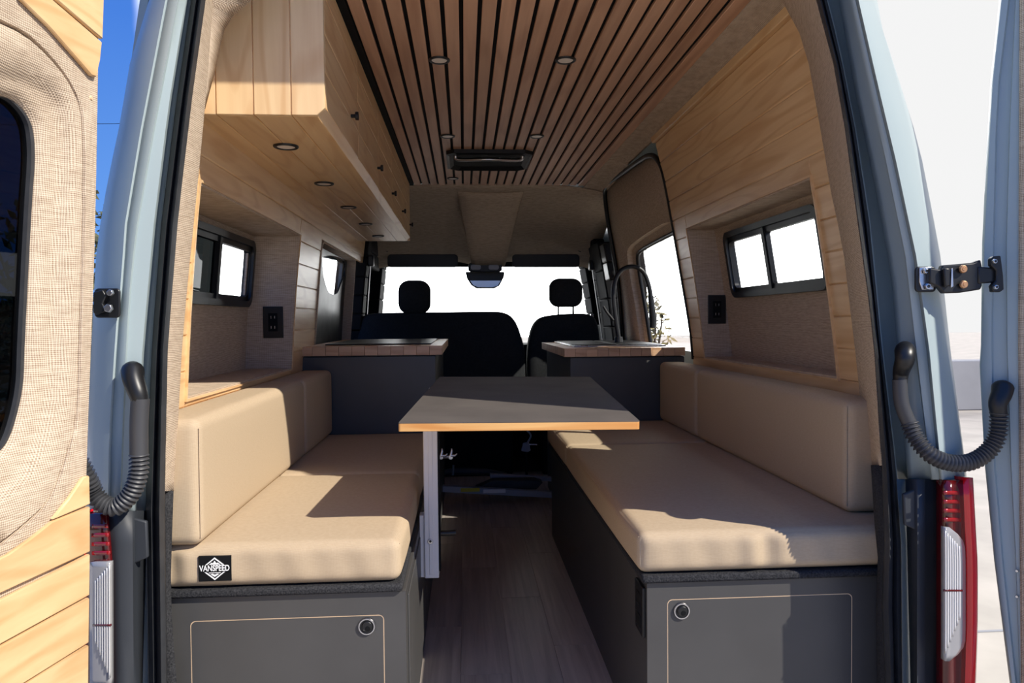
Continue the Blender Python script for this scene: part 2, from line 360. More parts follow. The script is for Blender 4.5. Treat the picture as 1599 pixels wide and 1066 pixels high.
def outer_skin(side, holes, name):
    """outer steel skin with rectangular openings; holes = (y0,y1,z0,z1)"""
    st = struct(name)
    mb = MB(); o0, o1 = (.19, .21) if side < 0 else (.135, .155)
    ys = sorted({.28, 5.2} | {h[0] for h in holes} | {h[1] for h in holes})
    for a, b in zip(ys[:-1], ys[1:]):
        hs = sorted([(h[2], h[3]) for h in holes if h[0] < (a+b)/2 < h[1]])
        z = -.25
        for h0, h1 in hs + [(1.93, 1.93)]:
            if h0 > z: mb.wbox(side, a, b, z, h0, o0, o1, nz=max(1, int((h0-z)/.12)))
            z = h1
    o = mb.build('outer_skin', PAINT, st); o['label'] = 'painted steel outer skin'
    return st
LW = outer_skin(-1, [(Y(2.1), Y(3.0), 1.07, 1.345), (Y(3.6), Y(5.15), .90, 1.42)], 'wall_left')
RW = outer_skin(1, [(Y(2.2), Y(3.3), 1.10, 1.41), (Y(3.5), Y(5.1), .85, 1.47)], 'wall_right')

PP = .0885
ztop = 1.82
def planks(side, st, y0, y1, niche, far_open, zt, nrow):
    """niche=(y0,y1,z0,z1) cut out of the boards; boards are single pieces"""
    for i in range(nrow):
        za = zt-(i+1)*PP; zb = zt-i*PP; g_ = .0008
        segs = [(y0, y1)]
        if niche and za < niche[3]-.002 and zb > niche[2]+.002:
            segs = [(y0, niche[0], 'n'), (niche[1], y1, 'f')]
            lo, hi = za, zb
            if zb > niche[3] + .01:   # board notched over the niche
                MB().wbox(side, niche[0], niche[1], niche[3], zb-g_, 0, .012).build('plank', MAPLE_Y, st, bevel=.0026, seg=1)
            if za < niche[2] - .01:
                MB().wbox(side, niche[0], niche[1], za+g_, niche[2], 0, .012).build('plank', MAPLE_Y, st, bevel=.0026, seg=1)
        for s_ in segs:
            a, b = s_[0], s_[1]
            if far_open and za < far_open[3] and zb > far_open[2]: b = min(b, far_open[0])
            if b-a > .02:
                MB().wbox(side, a+.001, b-.001, za+g_, zb-g_, 0, .012).build('plank', MAPLE_Y, st, bevel=.0026, seg=1)
    # dark backing behind the joints
# ----- right wall
RN = (Y(2.00), Y(3.145), .848, 1.410)
planks(1, RW, .27, Y(3.33), RN, None, ztop, 12)
MB().wbox(1, .27, RN[0]-.004, .72, ztop, .004, .02, 8).wbox(1, RN[1]+.004, Y(3.33), .72, ztop, .004, .02, 8).wbox(1, RN[0]-.004, RN[1]+.004, RN[3]+.004, ztop, .004, .02, 4).wbox(1, RN[0]-.004, RN[1]+.004, .72, RN[2]-.004, .004, .02, 2).wbox(1, .27, Y(3.33), -.01, .72, .0, .02, 6).build('backing_board', MAPLE_Y, RW)
tr = MB()
tr.wbox(1, .26, Y(3.33), ztop, ztop+.028, -.016, .012).build('top_trim', MAPLE_Y, RW, bevel=.003)
# ----- left wall
LN = (Y(1.865), Y(2.98), .832, 1.366)
LF = (Y(3.42), Y(4.48), .90, 1.395)
planks(-1, LW, Y(1.79), Y(4.78), LN, LF, 1.52, 9)
MB().wbox(-1, Y(1.79), LN[0]-.004, .70, 1.56, .004, .02, 8).wbox(-1, LN[1]+.004, LF[0]-.004, .70, 1.56, .004, .02, 8).wbox(-1, LN[0]-.004, LN[1]+.004, LN[3]+.004, 1.56, .004, .02, 2).wbox(-1, LN[0]-.004, LN[1]+.004, .70, LN[2]-.004, .004, .02, 2).wbox(-1, LF[0]-.004, Y(4.8), LF[3]+.004, 1.56, .004, .02, 1).wbox(-1, Y(1.79), Y(4.8), -.01, .70, 0, .02, 6).build('backing_board', MAPLE_Y, LW)
def niche(side, st, N_, depth, win, wr_=.03):
    y0, y1, z0, z1 = N_; d = depth
    mb = MB()
    t_ = .006
    mb.wbox(side, y0, y1, z0, z0+t_, -.002, d)           # sill
    mb.wbox(side, y0, y1, z1-t_, z1, -.002, d)
    mb.wbox(side, y1-t_, y1, z0, z1, -.002, d, 5)
    mb.wbox(side, y0, y0+t_, z0, z1, -.002, d, 5)
    mb.build('niche_lining', BURLAP, st)
    wy0, wy1, wz0, wz1 = win
    bk = MB()
    bk.wbox(side, y0, wy0+.01, z0, z1, d-.008, d, 5); bk.wbox(side, wy1-.01, y1, z0, z1, d-.008, d, 5)
    bk.wbox(side, wy0+.01, wy1-.01, wz1-.01, z1, d-.008, d, 2); bk.wbox(side, wy0+.01, wy1-.01, z0, wz0+.01, d-.008, d, 2)
    bk.build('niche_back', BURLAP, st)
    # thin wooden edging round the opening
    e = MB()
    e.wbox(side, y0, y1, z0-.006, z0, -.006, .012).wbox(side, y0, y1, z1, z1+.006, -.006, .012)
    e.wbox(side, y1, y1+.006, z0-.006, z1+.006, -.006, .012, 5).wbox(side, y0-.006, y0, z0-.006, z1+.006, -.006, .012, 5)
    e.build('edge_trim', MAPLE_Y, st)
niche(1, RW, RN, .125, (Y(2.20), Y(3.01), 1.11, 1.375))
niche(-1, LW, LN, .185, (Y(2.15), Y(2.93), 1.085, 1.33))
def slider_window(nm, side, y0, y1, z0, z1, o, mull, panes):
    w = struct(nm, tuple(wp(side, (y0+y1)/2, z0, o)))
    fn = lambda a, b, q: wp(side, a, b, q)
    f1 = ringmesh(rrect(y0, y1, z0, z1, .045), rrect(y0+.022, y1-.022, z0+.022, z1-.022, .034), fn, o-.028, o+.012).build('frame', BLACK, w, smooth=True)
    for (a, b, dd, gm, nmm) in panes:
        s = ringmesh(rrect(a, b, z0+.02, z1-.02, .03), rrect(a+.016, b-.016, z0+.040, z1-.040, .026), fn, o-.014+dd, o+.004+dd).build('sash', BLACK, w, smooth=True)
        pg = MB(); rr = rrect(a+.014, b-.014, z0+.036, z1-.036, .026); pg.loft([[fn(p, q, o-.003+dd) for p, q in rr], [fn(p, q, o+.001+dd) for p, q in rr]], close=True, cap=True)
        pg.build('pane', gm, s)
    MB().wbox(side, mull-.012, mull+.012, z0+.02, z1-.02, o-.02, o+.004, 3).build('mullion', BLACK, w)
    return w
slider_window('window_1', 1, Y(2.19), Y(3.01), 1.105, 1.372, .125, Y(2.63), [(Y(2.20), Y(2.64), 0, GL, 1), (Y(2.61), Y(3.0), -.002, GL, 2)])
slider_window('window_2', -1, Y(2.14), Y(2.955), 1.08, 1.335, .185, Y(2.57), [(Y(2.15), Y(2.59), 0, GLT, 1), (Y(2.56), Y(2.945), -.002, GL, 2)])
# ----- left front window (fixed, opaque black sheet for the dark view outside, burlap reveal)
w3 = struct('window_3', tuple(wp(-1, Y(4.1), LF[2], .05)))
fn = lambda a, b, q: wp(-1, a, b, q)
ringmesh(rrect(LF[0]-.0, LF[1]+.0, LF[2]-.06, LF[3], .05), rrect(LF[0]+.012, LF[1]-.012, LF[2]-.05, LF[3]-.012, .045), fn, -.003, .055).build('reveal', BURLAP, w3, smooth=True)
glo = [wallhit(p, q, -1, .05) for p, q in ((503, 401), (519, 399), (537, 407), (538, 428), (533, 440), (526, 458), (515, 458), (509, 447), (504, 426))]  # clear hole shaped as the bright patch in the dark view
glo = smoothpath(glo+[glo[0]], 4)[:-1]; gin = [(p.y, p.z) for p in glo]
cyy = sum(p[0] for p in gin)/len(gin); czz = sum(p[1] for p in gin)/len(gin)
gout = []
for (a_, b_) in gin:
    d_ = Vector((a_-cyy, b_-czz)).normalized(); ka = ((LF[1] if d_.x > 0 else LF[0]-0)-cyy)/d_.x if abs(d_.x) > 1e-6 else 9; kb = ((LF[3] if d_.y > 0 else LF[2]-.06)-czz)/d_.y if abs(d_.y) > 1e-6 else 9
    k_ = min(ka, kb); gout.append((cyy+d_.x*k_, czz+d_.y*k_))
ringmesh(gout, gin, fn, .048, .056).build('dark_view_sheet', BLACK, w3)  # opaque black put in for the dark view through the glass
MB().loft([[fn(a_, b_, .052) for a_, b_ in gin], [fn(a_, b_, .055) for a_, b_ in gin]], close=True, cap=True).build('pane', GL, w3)

# ----- ceiling
CZ = 1.86
ce = struct('ceiling', (.2, 1.5, CZ))
MB().box(-.62, .95, .16, Y(4.62), CZ+.012, CZ+.03).build('backing_board', BLACKM, ce)
MB().box(-.66, .86, -.02, .31, CZ+.12, CZ+.16).box(-.74, 1.05, .30, 5.3, CZ+.10, CZ+.155).box(.90, 1.05, .35, 5.3, CZ-.0, CZ+.12).box(.74, 1.0, 3.0, 5.3, CZ+.02, CZ+.09).build('roof_skin', PAINT, ce)
pitch = (.7185+.298)/20
for i in range(20):
    x0 = -.298+i*pitch
    MB().box(x0, x0+pitch-.0125, .17, Y(4.60), CZ, CZ+.012).build('slat', SLAT, ce, bevel=.0015, seg=1)
MB().box(.7215, .765, .15, Y(4.60), CZ-.002, CZ+.012).build('edge_board', SLAT, ce, bevel=.0015, seg=1)
co = MB(); rows = []
for yy in [.10+i*.2 for i in range(12)]+[Y(3.9)]:
    rows.append([Vector((.76, yy, CZ+.003)), Vector((.80, yy, CZ+.001)), Vector((.84, yy, CZ-.006)), Vector((.865, yy, CZ-.018)), Vector((wr(ztop+.02, 1)+.004, yy, ztop+.02))])
co.loft(rows).build('cornice', BURLAP, ce, smooth=True, solid=.006)
# far end of the cornice, running on over the sliding door
rows = []
for k in range(9):
    t = k/8; yy = Y(3.88)+t*.95
    rows.append([Vector((.76, yy, CZ+.003-.02*t*t)), Vector((.80, yy, CZ+.001-.03*t*t)), Vector((.84, yy, CZ-.006-.03*t*t)), Vector((.868, yy, CZ-.018-.02*t)), Vector((.885+.01*t, yy, CZ-.028-.02*t))])
MB().loft(rows).build('cornice', BURLAP, ce, smooth=True, solid=.006)
# left strip between slats and cabinet
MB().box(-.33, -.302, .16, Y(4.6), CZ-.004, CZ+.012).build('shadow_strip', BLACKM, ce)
# header over the rear opening
hd = struct('trim_1', (.1, -.1, 1.98))
rows = []
for k in range(17):
    t = -1+2*k/16
    xx = .095+t*.73; drop = .40*max(0, abs(t)-.72)**1.6*4
    zz = 2.025-drop
    rows.append([Vector((xx, -.14, zz+.14)), Vector((xx, -.16, zz+.03)), Vector((xx, -.12, zz)), Vector((xx, -.02, zz)), Vector((xx, .16, 1.92-drop*.2+.03))])
hm = MB().loft(rows).build('rear_header', PAINT, hd, smooth=True, solid=.02)

# ----- rear pillars, lofted through their creases at real depths
def pillar(nm, tabs, side, ys=None):
    st = struct(nm)
    return st
PYS = [-140, -80, -30, 5, 50, 100, 150, 200, 250, 300, 350, 400, 450, 500, 550, 600, 650, 700, 750, 797]
PYL = PYS + [850, 900, 950, 1000, 1066, 1150, 1240]
def line(tab, D, ys):
    tab = [(b, a) for a, b in tab]
    return [at(interp(tab, y), y, y=Y(D)) for y in ys]
def sheet(st, name, m, cols, ys, solid=.006, smooth=True):
    return MB().loft([line(t, D, ys) for t, D in cols]).build(name, m, st, smooth=smooth, solid=solid)
LP = struct('wall_rear_left')
lA = [(234, 5), (205, 101), (190, 192), (177, 253), (162, 329), (152, 405), (147, 506), (140, 650), (136, 797), (133, 950), (132, 1066)]
lB = [(258, 5), (220, 203), (195, 354), (190, 435), (182, 506), (171, 674), (169, 797), (176, 900), (178, 1066)]
lC = [(276, 5), (238, 203), (212, 354), (203, 430), (197, 520), (190, 674), (186, 797), (188, 1066)]
lD = [(289, 5), (263, 167), (240, 354), (223, 540), (216, 674), (210, 797), (208, 1066)]
lE = [(299, 5), (275, 167), (252, 354), (238, 540), (232, 674), (228, 797), (232, 1066)]
lG = [(319, 5), (299, 152), (278, 329), (261, 540), (256, 776), (259, 1063)]
lH = [(329, 5), (321, 120), (316, 177), (304, 304), (291, 430), (281, 540), (277, 622), (269, 766)]
sheet(LP, 'painted_pillar', PAINT, [(lA, 1.75), (lA, 1.56), ([(a*.7+b_*.3, y) for (a, y), b_ in zip(lA, [interp([(q, p) for p, q in lB], y) for _, y in lA])], 1.50), (lB, 1.475), ([(a+3, y) for a, y in lB], 1.478)], PYS)
sheet(LP, 'painted_jamb', PAINT, [([(a+3, y) for a, y in lB], 1.478), (lC, 1.476), ([(a+2, y) for a, y in lC], 1.483), ([(a-2, y) for a, y in lD], 1.49), (lD, 1.50), (lD, 1.56), (lE, 1.56)], PYL[:20]+[])
sheet(LP, 'inner_jamb', PAINT, [(lD, 1.57), (lE, 1.57)], PYL[19:])
# two-lobed rubber seal
def seal(st, t0, t1, ys):
    def mid(f, d=0): return [(a*(1-f)+interp([(q, p) for p, q in t1], y)*f+d, y) for a, y in t0]
    sheet(st, 'door_seal', RUBBER, [(t0, 1.58), (mid(.08), 1.53), (mid(.28), 1.515), (mid(.42), 1.53), (mid(.48), 1.545), (mid(.54), 1.53), (mid(.74), 1.505), (mid(.95), 1.52), (t1, 1.56)], ys, solid=.004)
seal(LP, lE, lG, PYL)
YB = [y for y in PYS if y <= 760]+[766]
sheet(LP, 'burlap_trim', BURLAP, [([(a-3, y) for a, y in lG], 1.545), ([(a+1, y) for a, y in lG], 1.54), (lH, 1.60), (lH, 1.90)], YB, solid=.008)
sheet(LP, 'lower_trim', FELT, [([(a-2, y) for a, y in lG], 1.56), ([(269, 766), (266, 850), (264, 920), (268, 990), (274, 1066)], 1.575), ([(269, 766), (266, 850), (264, 920), (268, 990), (274, 1066)], 1.75)], [766, 800, 850, 900, 950, 1000, 1066, 1150, 1240])
sheet(LP, 'corner_trim', BURLAP, [([(326, 5), (316, 177)], 1.62), ([(385, 5), (362, 25), (349, 45), (341, 75), (334, 110), (326, 140), (318, 170)], 1.70)], [-60, -20, 5, 25, 45, 75, 110, 140, 170], solid=.006)
sheet(LP, 'bumper_plastic', PAINT2, [([(172, 797), (178, 1066)], 1.50), ([(172, 797), (178, 1066)], 1.47), ([(186, 797), (192, 1066)], 1.465), ([(205, 797), (207, 1066)], 1.475), ([(209, 797), (214, 1066)], 1.50), ([(228, 797), (220, 1066)], 1.54)], PYL[19:], solid=.006)
tp = MB().prism([at(p, q, y=Y(1.50)) for p, q in ((205, 805), (232, 812), (234, 868), (207, 880))], (0, -.01, 0)).build('corner_gusset', PAINT2, LP, bevel=.003)

RP = struct('wall_rear_right')
rH = [(1150, -80), (1222, 0), (1243, 25), (1266, 101), (1284, 203), (1301, 304), (1319, 385), (1337, 540), (1341, 571), (1354, 720)]
rG = [(1278, 5), (1304, 101), (1322, 203), (1339, 329), (1357, 456), (1367, 540), (1379, 730), (1382, 850), (1378, 940), (1384, 1066)]
rE = [(1291, 5), (1309, 76), (1334, 203), (1357, 354), (1375, 540), (1397, 725), (1406, 850), (1408, 1066)]
rD = [(1312, 5), (1338, 152), (1365, 278), (1393, 430), (1402, 540), (1412, 674), (1418, 750), (1424, 1066)]
rC = [(1330, 5), (1356, 127), (1384, 253), (1414, 400), (1430, 540), (1446, 674), (1456, 750)]
rB = [(1339, 5), (1367, 127), (1397, 253), (1428, 400), (1448, 540), (1461, 674), (1469, 750)]
rA2 = [(1362, 5), (1385, 76), (1418, 203), (1448, 354), (1476, 540), (1500, 699), (1504, 745)]
rA = [(1368, 5), (1375, 45), (1402, 127), (1433, 228), (1453, 329), (1466, 400), (1481, 540), (1505, 725), (1507, 745)]
YR = [y for y in PYS if y <= 700]+[748]
sheet(RP, 'painted_pillar', PAINT, [(rB, 1.475), ([(a+3, y) for a, y in rB], 1.462), (rA2, 1.50), (rA, 1.56), (rA, 1.78)], YR)
sheet(RP, 'painted_jamb', PAINT, [(rE, 1.57), ([(a+2, y) for a, y in rE], 1.60), (rD, 1.60), ([(a+3, y) for a, y in rD], 1.54), ([(a+9, y) for a, y in rD], 1.52), (rC, 1.50), ([(a+2, y) for a, y in rC], 1.485), (rB, 1.475)], YR)
sheet(RP, 'inner_jamb', PAINT, [(rE, 1.57), (rD, 1.58)], [748]+PYL[20:])
def sealr():
    def mid(f): return [(a*(1-f)+interp([(q, p) for p, q in rE], y)*f, y) for a, y in rG]
    sheet(RP, 'door_seal', RUBBER, [(rG, 1.56), (mid(.08), 1.52), (mid(.3), 1.505), (mid(.48), 1.53), (mid(.52), 1.545), (mid(.6), 1.53), (mid(.8), 1.515), (mid(.95), 1.53), (rE, 1.58)], PYL, solid=.004)
sealr()
YB2 = [y for y in PYS if y <= 700]+[726]
sheet(RP, 'burlap_trim', BURLAP, [([(a+2, y) for a, y in rG], 1.545), ([(a-2, y) for a, y in rG], 1.54), (rH, 1.86), (rH, 1.93)], YB2, solid=.008)
sheet(RP, 'lower_trim', FELT, [([(a+2, y) for a, y in rG], 1.555), ([(1362, 726), (1368, 820), (1373, 870), (1370, 950), (1372, 1066)], 1.60), ([(1362, 726), (1368, 820), (1373, 870), (1370, 950), (1372, 1066)], 1.8)], [726, 780, 820, 870, 900, 950, 1000, 1066, 1150, 1240])
sheet(RP, 'bumper_plastic', PAINT2, [([(1416, 748), (1424, 1066)], 1.56), ([(1424, 748), (1431, 1066)], 1.50), ([(1433, 748), (1433, 1066)], 1.485), ([(1441, 748), (1441, 1066)], 1.485), ([(1443, 748), (1443, 1066)], 1.50), ([(1470, 748), (1470, 1066)], 1.50), ([(1473, 748), (1471, 1066)], 1.56)], [748]+PYL[20:], solid=.006)
MB().prism([at(p, q, y=Y(1.50)) for p, q in ((1407, 770), (1430, 760), (1430, 827), (1409, 818))], (0, -.01, 0)).build('corner_gusset', PAINT2, RP, bevel=.003)

# ================================================================== TAIL LIGHTS
def tail(side):
    if side > 0: L0 = [(1470, 752), (1470, 1180)]; R0 = [(1507, 738), (1515, 878), (1515, 980), (1512, 1066), (1505, 1180)]
    else: L0 = [(133, 795), (133, 1180)]; R0 = [(170, 802), (177, 880), (178, 1180)]
    c = at(1490 if side > 0 else 155, 900, y=Y(1.47))
    t = thing('tail_light', tuple(c), 'tall tail light of red and clear plastic on the %s rear corner of the van' % ('right' if side > 0 else 'left'), 'tail light')
    iL = lambda y: interp([(b, a) for a, b in L0], y); iR = lambda y: interp([(b, a) for a, b in R0], y)
    def patch(name, m, y0, y1, f0, f1, D, solid=.02, n_=14, rnd=0):
        rows = []
        for k in range(n_+1):
            y = y0+(y1-y0)*k/n_
            a, b = iL(y), iR(y); e = 0
            if rnd:
                s_ = abs(2*k/n_-1); e = rnd*max(0, (s_-.7)/.3)**2
            row = []
            for j in range(6):
                u = f0+(f1-f0)*j/5
                u = u if side > 0 else 1-u
                if rnd: u = u-e*(u-f0) if side > 0 else u
                uu = (u if side > 0 else 1-u)
                row.append(at(a+(b-a)*u, y, y=Y(D+.03*uu*uu)))
            rows.append(row)
        return MB().loft(rows).build(name, m, t, smooth=True, solid=solid)
    y0 = 748 if side > 0 else 800
    ys = 822 if side > 0 else 876
    ye = 1030 if side > 0 else 1068
    patch('housing', DARKRED, y0, 1180, 0, 1.0, 1.468, .03)
    patch('red_rim', RED, y0-4, 1180, .80, 1.0, 1.450, .03) if side > 0 else patch('red_rim', RED, y0-4, 1180, .88, 1.0, 1.452, .02)
    for k in range(4):
        patch('reflector_bar', MIDRED, y0+18+k*14, y0+24+k*14, .08, .72, 1.448, .004, 2)
    cl = patch('clear_lens', CLEAR, ys, ye, .06, .74, 1.445, .012, 20, .8)
    for k in range(7):
        f = .12+.08*k
        q = patch('lens_rib', CLEAR2, ys+6+k*4, ye-10-k*9, f, f+.035, 1.436, .004, 18)
        q.parent = cl
    q = patch('lens_divider', DARKRED, ys+98, ys+101, .08, .72, 1.435, .003, 1); q.parent = cl
tail(1); tail(-1)

# ================================================================== REAR DOORS
def door_left():
    a = math.radians(10); d = Vector((math.sin(a), math.cos(a), 0)); nn = Vector((math.cos(a), -math.sin(a), 0))
    p0 = at(150, 500, y=Y(1.40))
    t = struct('door_1', (p0.x, p0.y, 0.0)); t['label'] = 'left rear door swung open, burlap lined with maple boards'
    def sz(px, py, o=0.0):
        p = at(px, py, p0=p0+nn*o, nn=nn); return (-(p-p0).dot(d), p.z)
    def P(s, z, o=0): return Vector((p0.x, p0.y, 0)) - d*s + nn*o + Vector((0, 0, z))
    edge = [(155, 5), (152, 200), (148, 400), (140, 600), (135, 740), (132, 860), (131, 1063)]
    e = [sz(*q) for q in edge]; e = [(e[0][0]+.01, e[0][1]+.35)]+e+[(e[-1][0], e[-1][1]-.45)]
    # groove outline half: pixel trace of the moulded recess, mirrored about the door's middle
    tr_ = [(3, 30), (50, 56), (101, 111), (127, 162), (133, 213), (133, 304), (131, 420), (127, 540), (123, 648), (110, 705), (82, 780), (45, 820), (8, 850)]
    G = [sz(*q) for q in tr_]
    inn = [(-6, 112), (40, 122), (75, 145), (94, 180), (98, 253), (94, 330), (90, 420), (86, 540), (80, 620), (62, 690), (40, 735), (20, 755), (-6, 775)]
    I = [sz(q[0], q[1], -.022) for q in inn]
    win = [(-14, 150), (10, 155), (30, 170), (46, 196), (51, 243), (47, 310), (42, 400), (35, 540), (33, 590), (27, 630), (14, 675), (2, 697), (-14, 712)]
    Wn = [sz(q[0], q[1], -.048) for q in win]
    SM = .40
    def full(tab):
        tab = smooth2(tab); return tab + [(2*SM-s, z) for s, z in reversed(tab)]
    def smooth2(tab):
        q = smoothpath([Vector((s, z, 0)) for s, z in tab], 3); return [(v.x, v.y) for v in q]
    fG, fI, fW = full(G), full(I), full(Wn)
    zt = e[0][1]; zb = e[-1][1]
    # flat field between the door outline and the groove
    nG = len(fG); out = []
    ei = lambda z: interp(sorted([(z_, s_) for s_, z_ in e]), z)
    half = nG//2
    for k, (s, z) in enumerate(fG[:half]):
        u = k/(half-1)
        out.append(None)
    # outline sampled: top centre -> hinge edge -> bottom centre
    path = [(SM, zt), (ei(zt)+.12, zt), (ei(zt-.04)+.02, zt-.03)] + [(ei(z), z) for z in [zt-.12-(zt-zb-.14)*i/20 for i in range(21)]] + [(ei(zb)+.02, zb), (SM, zb)]
    L_ = [0]
    for q, w_ in zip(path[:-1], path[1:]): L_.append(L_[-1]+math.dist(q, w_))
    for k in range(half):
        target = L_[-1]*k/(half-1)
        # match by height for the middle part
        z = fG[k][1]; zz = zb+(zt-zb)*((z-fG[half-1][1])/(fG[0][1]-fG[half-1][1]))
        for i in range(len(path)-1):
            if L_[i] <= target <= L_[i+1]+1e-9:
                f = (target-L_[i])/max(1e-9, L_[i+1]-L_[i]); out[k] = (path[i][0]+(path[i+1][0]-path[i][0])*f, path[i][1]+(path[i+1][1]-path[i][1])*f); break
    out = out + [(2*SM-s, z) for s, z in reversed(out)]
    sc = lambda tab, f: [(SM+(s-SM)*f, z) for s, z in tab]
    mix = lambda A, B, f: [(a_[0]*(1-f)+b_[0]*f, a_[1]*(1-f)+b_[1]*f) for a_, b_ in zip(A, B)]
    mb = MB()
    rows = [[P(s, z, -.03) for s, z in out], [P(s, z, -.004) for s, z in out], [P(s, z, 0) for s, z in mix(out, fG, .02)], [P(s, z, 0) for s, z in mix(out, fG, .97)], [P(s, z, -.002) for s, z in fG],
            [P(s, z, -.012) for s, z in mix(fG, fI, .02)], [P(s, z, -.004) for s, z in mix(fG, fI, .10)], [P(s, z, -.006) for s, z in mix(fG, fI, .5)], [P(s, z, -.014) for s, z in mix(fG, fI, .85)],
            [P(s, z, -.022) for s, z in fI], [P(s, z, -.028) for s, z in mix(fI, fW, .25)], [P(s, z, -.03) for s, z in mix(fI, fW, .5)], [P(s, z, -.036) for s, z in mix(fI, fW, .85)], [P(s, z, -.05) for s, z in mix(fI, fW, 1)]]
    mb.loft(rows, close=True).build('burlap_panel', BURLAP, t, smooth=True)
    MB().loft([[P(s, z, -.05) for s, z in fW], [P(s, z, -.044) for s, z in mix(fI, fW, .99)], [P(s, z, -.044) for s, z in sc(fW, .975)], [P(s, z, -.056) for s, z in sc(fW, .975)]], close=True).build('window_seal', RUBBER, t, smooth=True)
    MB().loft([[P(s, z, -.052) for s, z in fW], [P(s, z, -.056) for s, z in fW]], close=True, cap=True).build('pane', GLD, t)
    # outer sheet metal with the window hole
    MB().loft([[P(s, z, -.03) for s, z in mix(out, fG, .0)], [P(s, z, -.075) for s, z in mix(out, fG, .05)], [P(s, z, -.08) for s, z in fG], [P(s, z, -.07) for s, z in fW]], close=True).build('outer_panel', PAINT, t, smooth=True)
    # maple boards: lower set slanting with the door line
    def board(poly, m=MAPLE_Y):
        q = [sz(*w_) for w_ in poly]
        MB().prism([P(s, z, .001) for s, z in q], nn*.008).build('plank', m, t, bevel=.002, seg=1)
    board([(133, 742), (134, 787), (75, 811), (101, 778), (124, 744)])
    board([(134, 790), (134, 861), (-60, 950), (-60, 905), (-40, 886), (5, 865), (41, 840), (74, 814)])
    board([(134, 864), (133, 929), (-420, 1230), (-420, 1147)])
    board([(133, 932), (132, 1003), (-420, 1344), (-420, 1233)])
    board([(132, 1006), (131, 1090), (-380, 1422), (-380, 1322)])
    board([(131, 1093), (131, 1180), (-60, 1300), (-60, 1218)])
    board([(24, -2), (71, 44), (116, 95), (136, 118), (144, 121), (150, 95), (153, 66), (78, 2), (60, -14), (20, -30)])
    board([(80, -1), (154, 62), (156, -2), (158, -40), (80, -60), (62, -17)])
    # small screw plug
    q = sz(142, 153); MB().cyl(P(q[0], q[1], 0), nn, .0045, .003, .002, 12).build('screw_plug', CREAM, t)
door_left()
def door_right():
    a = math.radians(48); d = Vector((-math.sin(a), math.cos(a), 0)); nn = Vector((-math.cos(a), -math.sin(a), 0))
    p0 = at(1536, 500, y=Y(1.50)); t = struct('door_2', (p0.x, p0.y, 0)); t['label'] = 'right rear door swung wide open, painted metal edge towards the camera'
    l1 = [(1560, 5), (1547, 127), (1540, 253), (1534, 380), (1532, 540), (1530, 571), (1538, 725), (1553, 878), (1576, 1058)]
    l2 = [(1575, 5), (1557, 152), (1552, 354), (1549, 506), (1551, 700), (1566, 878), (1586, 1058)]
    l3 = [(1587, 5), (1578, 200), (1573, 380), (1574, 540), (1580, 725), (1588, 878), (1594, 1058)]
    l4 = [(1594, 5), (1592, 540), (1596, 1058)]
    ys = [-120, -60, 5, 60, 127, 200, 253, 320, 380, 450, 506, 540, 571, 640, 725, 800, 878, 960, 1058, 1150, 1240]
    def ln(tab, o, s=0):
        tab = [(b, a_) for a_, b in tab]; return [at(interp(tab, y), y, p0=p0, nn=nn)+nn*o - d*s for y in ys]
    rows = [ln(l1, -.09), ln(l1, -.045), ln(l1, -.008), ln([(a_+3, b) for a_, b in l1], 0)]
    MB().loft([ln(l1, -.09, .004), ln(l1, -.05), ln(l1, -.01), ln([(a_+4, b) for a_, b in l1], -.002), ln([(a_-2, b) for a_, b in l2], -.002), ln(l2, -.010), ln([(a_-2, b) for a_, b in l3], -.010), ln(l3, -.002), ln(l4, -.002), ln(l4, -.006, .10)]).build('painted_frame', PAINT, t, smooth=True, solid=.003)
    MB().loft([ln(l4, .002, -.001), ln(l4, .006, .006), ln(l4, .006, .09)]).build('burlap_panel', BURLAP, t, smooth=True, solid=.004)
    # rest of the door outside the frame: panel with window opening
    zt = ln(l4, 0)[0].z; zb = ln(l4, 0)[-1].z; base = Vector((ln(l4, 0)[9].x, ln(l4, 0)[9].y, 0))
    def Q(s, z, o): return base - d*s + nn*o + Vector((0, 0, z))
    o_ = rrect(.09, .72, zb, zt, .1); i_ = rrect(.16, .62, .75, 1.55, .12)
    ringmesh(o_, i_, Q, -.07, .0).build('door_field', BURLAP, t, smooth=True)
    MB().loft([[Q(a_, b, -.05) for a_, b in i_], [Q(a_, b, -.045) for a_, b in i_]], close=True, cap=True).build('pane', GLD, t)
    ringmesh(rrect(.085, .73, zb-.01, zt+.01, .1), rrect(.155, .625, .745, 1.555, .12), Q, -.09, -.07).build('outer_panel', PAINT, t, smooth=True)
    for yy in (890, 930): MB().cyl(at(1588, yy, p0=p0, nn=nn)+nn*.004, nn, .0035, .0025, .003, 10).build('rivet', STEEL, t)
    return p0
door_right()

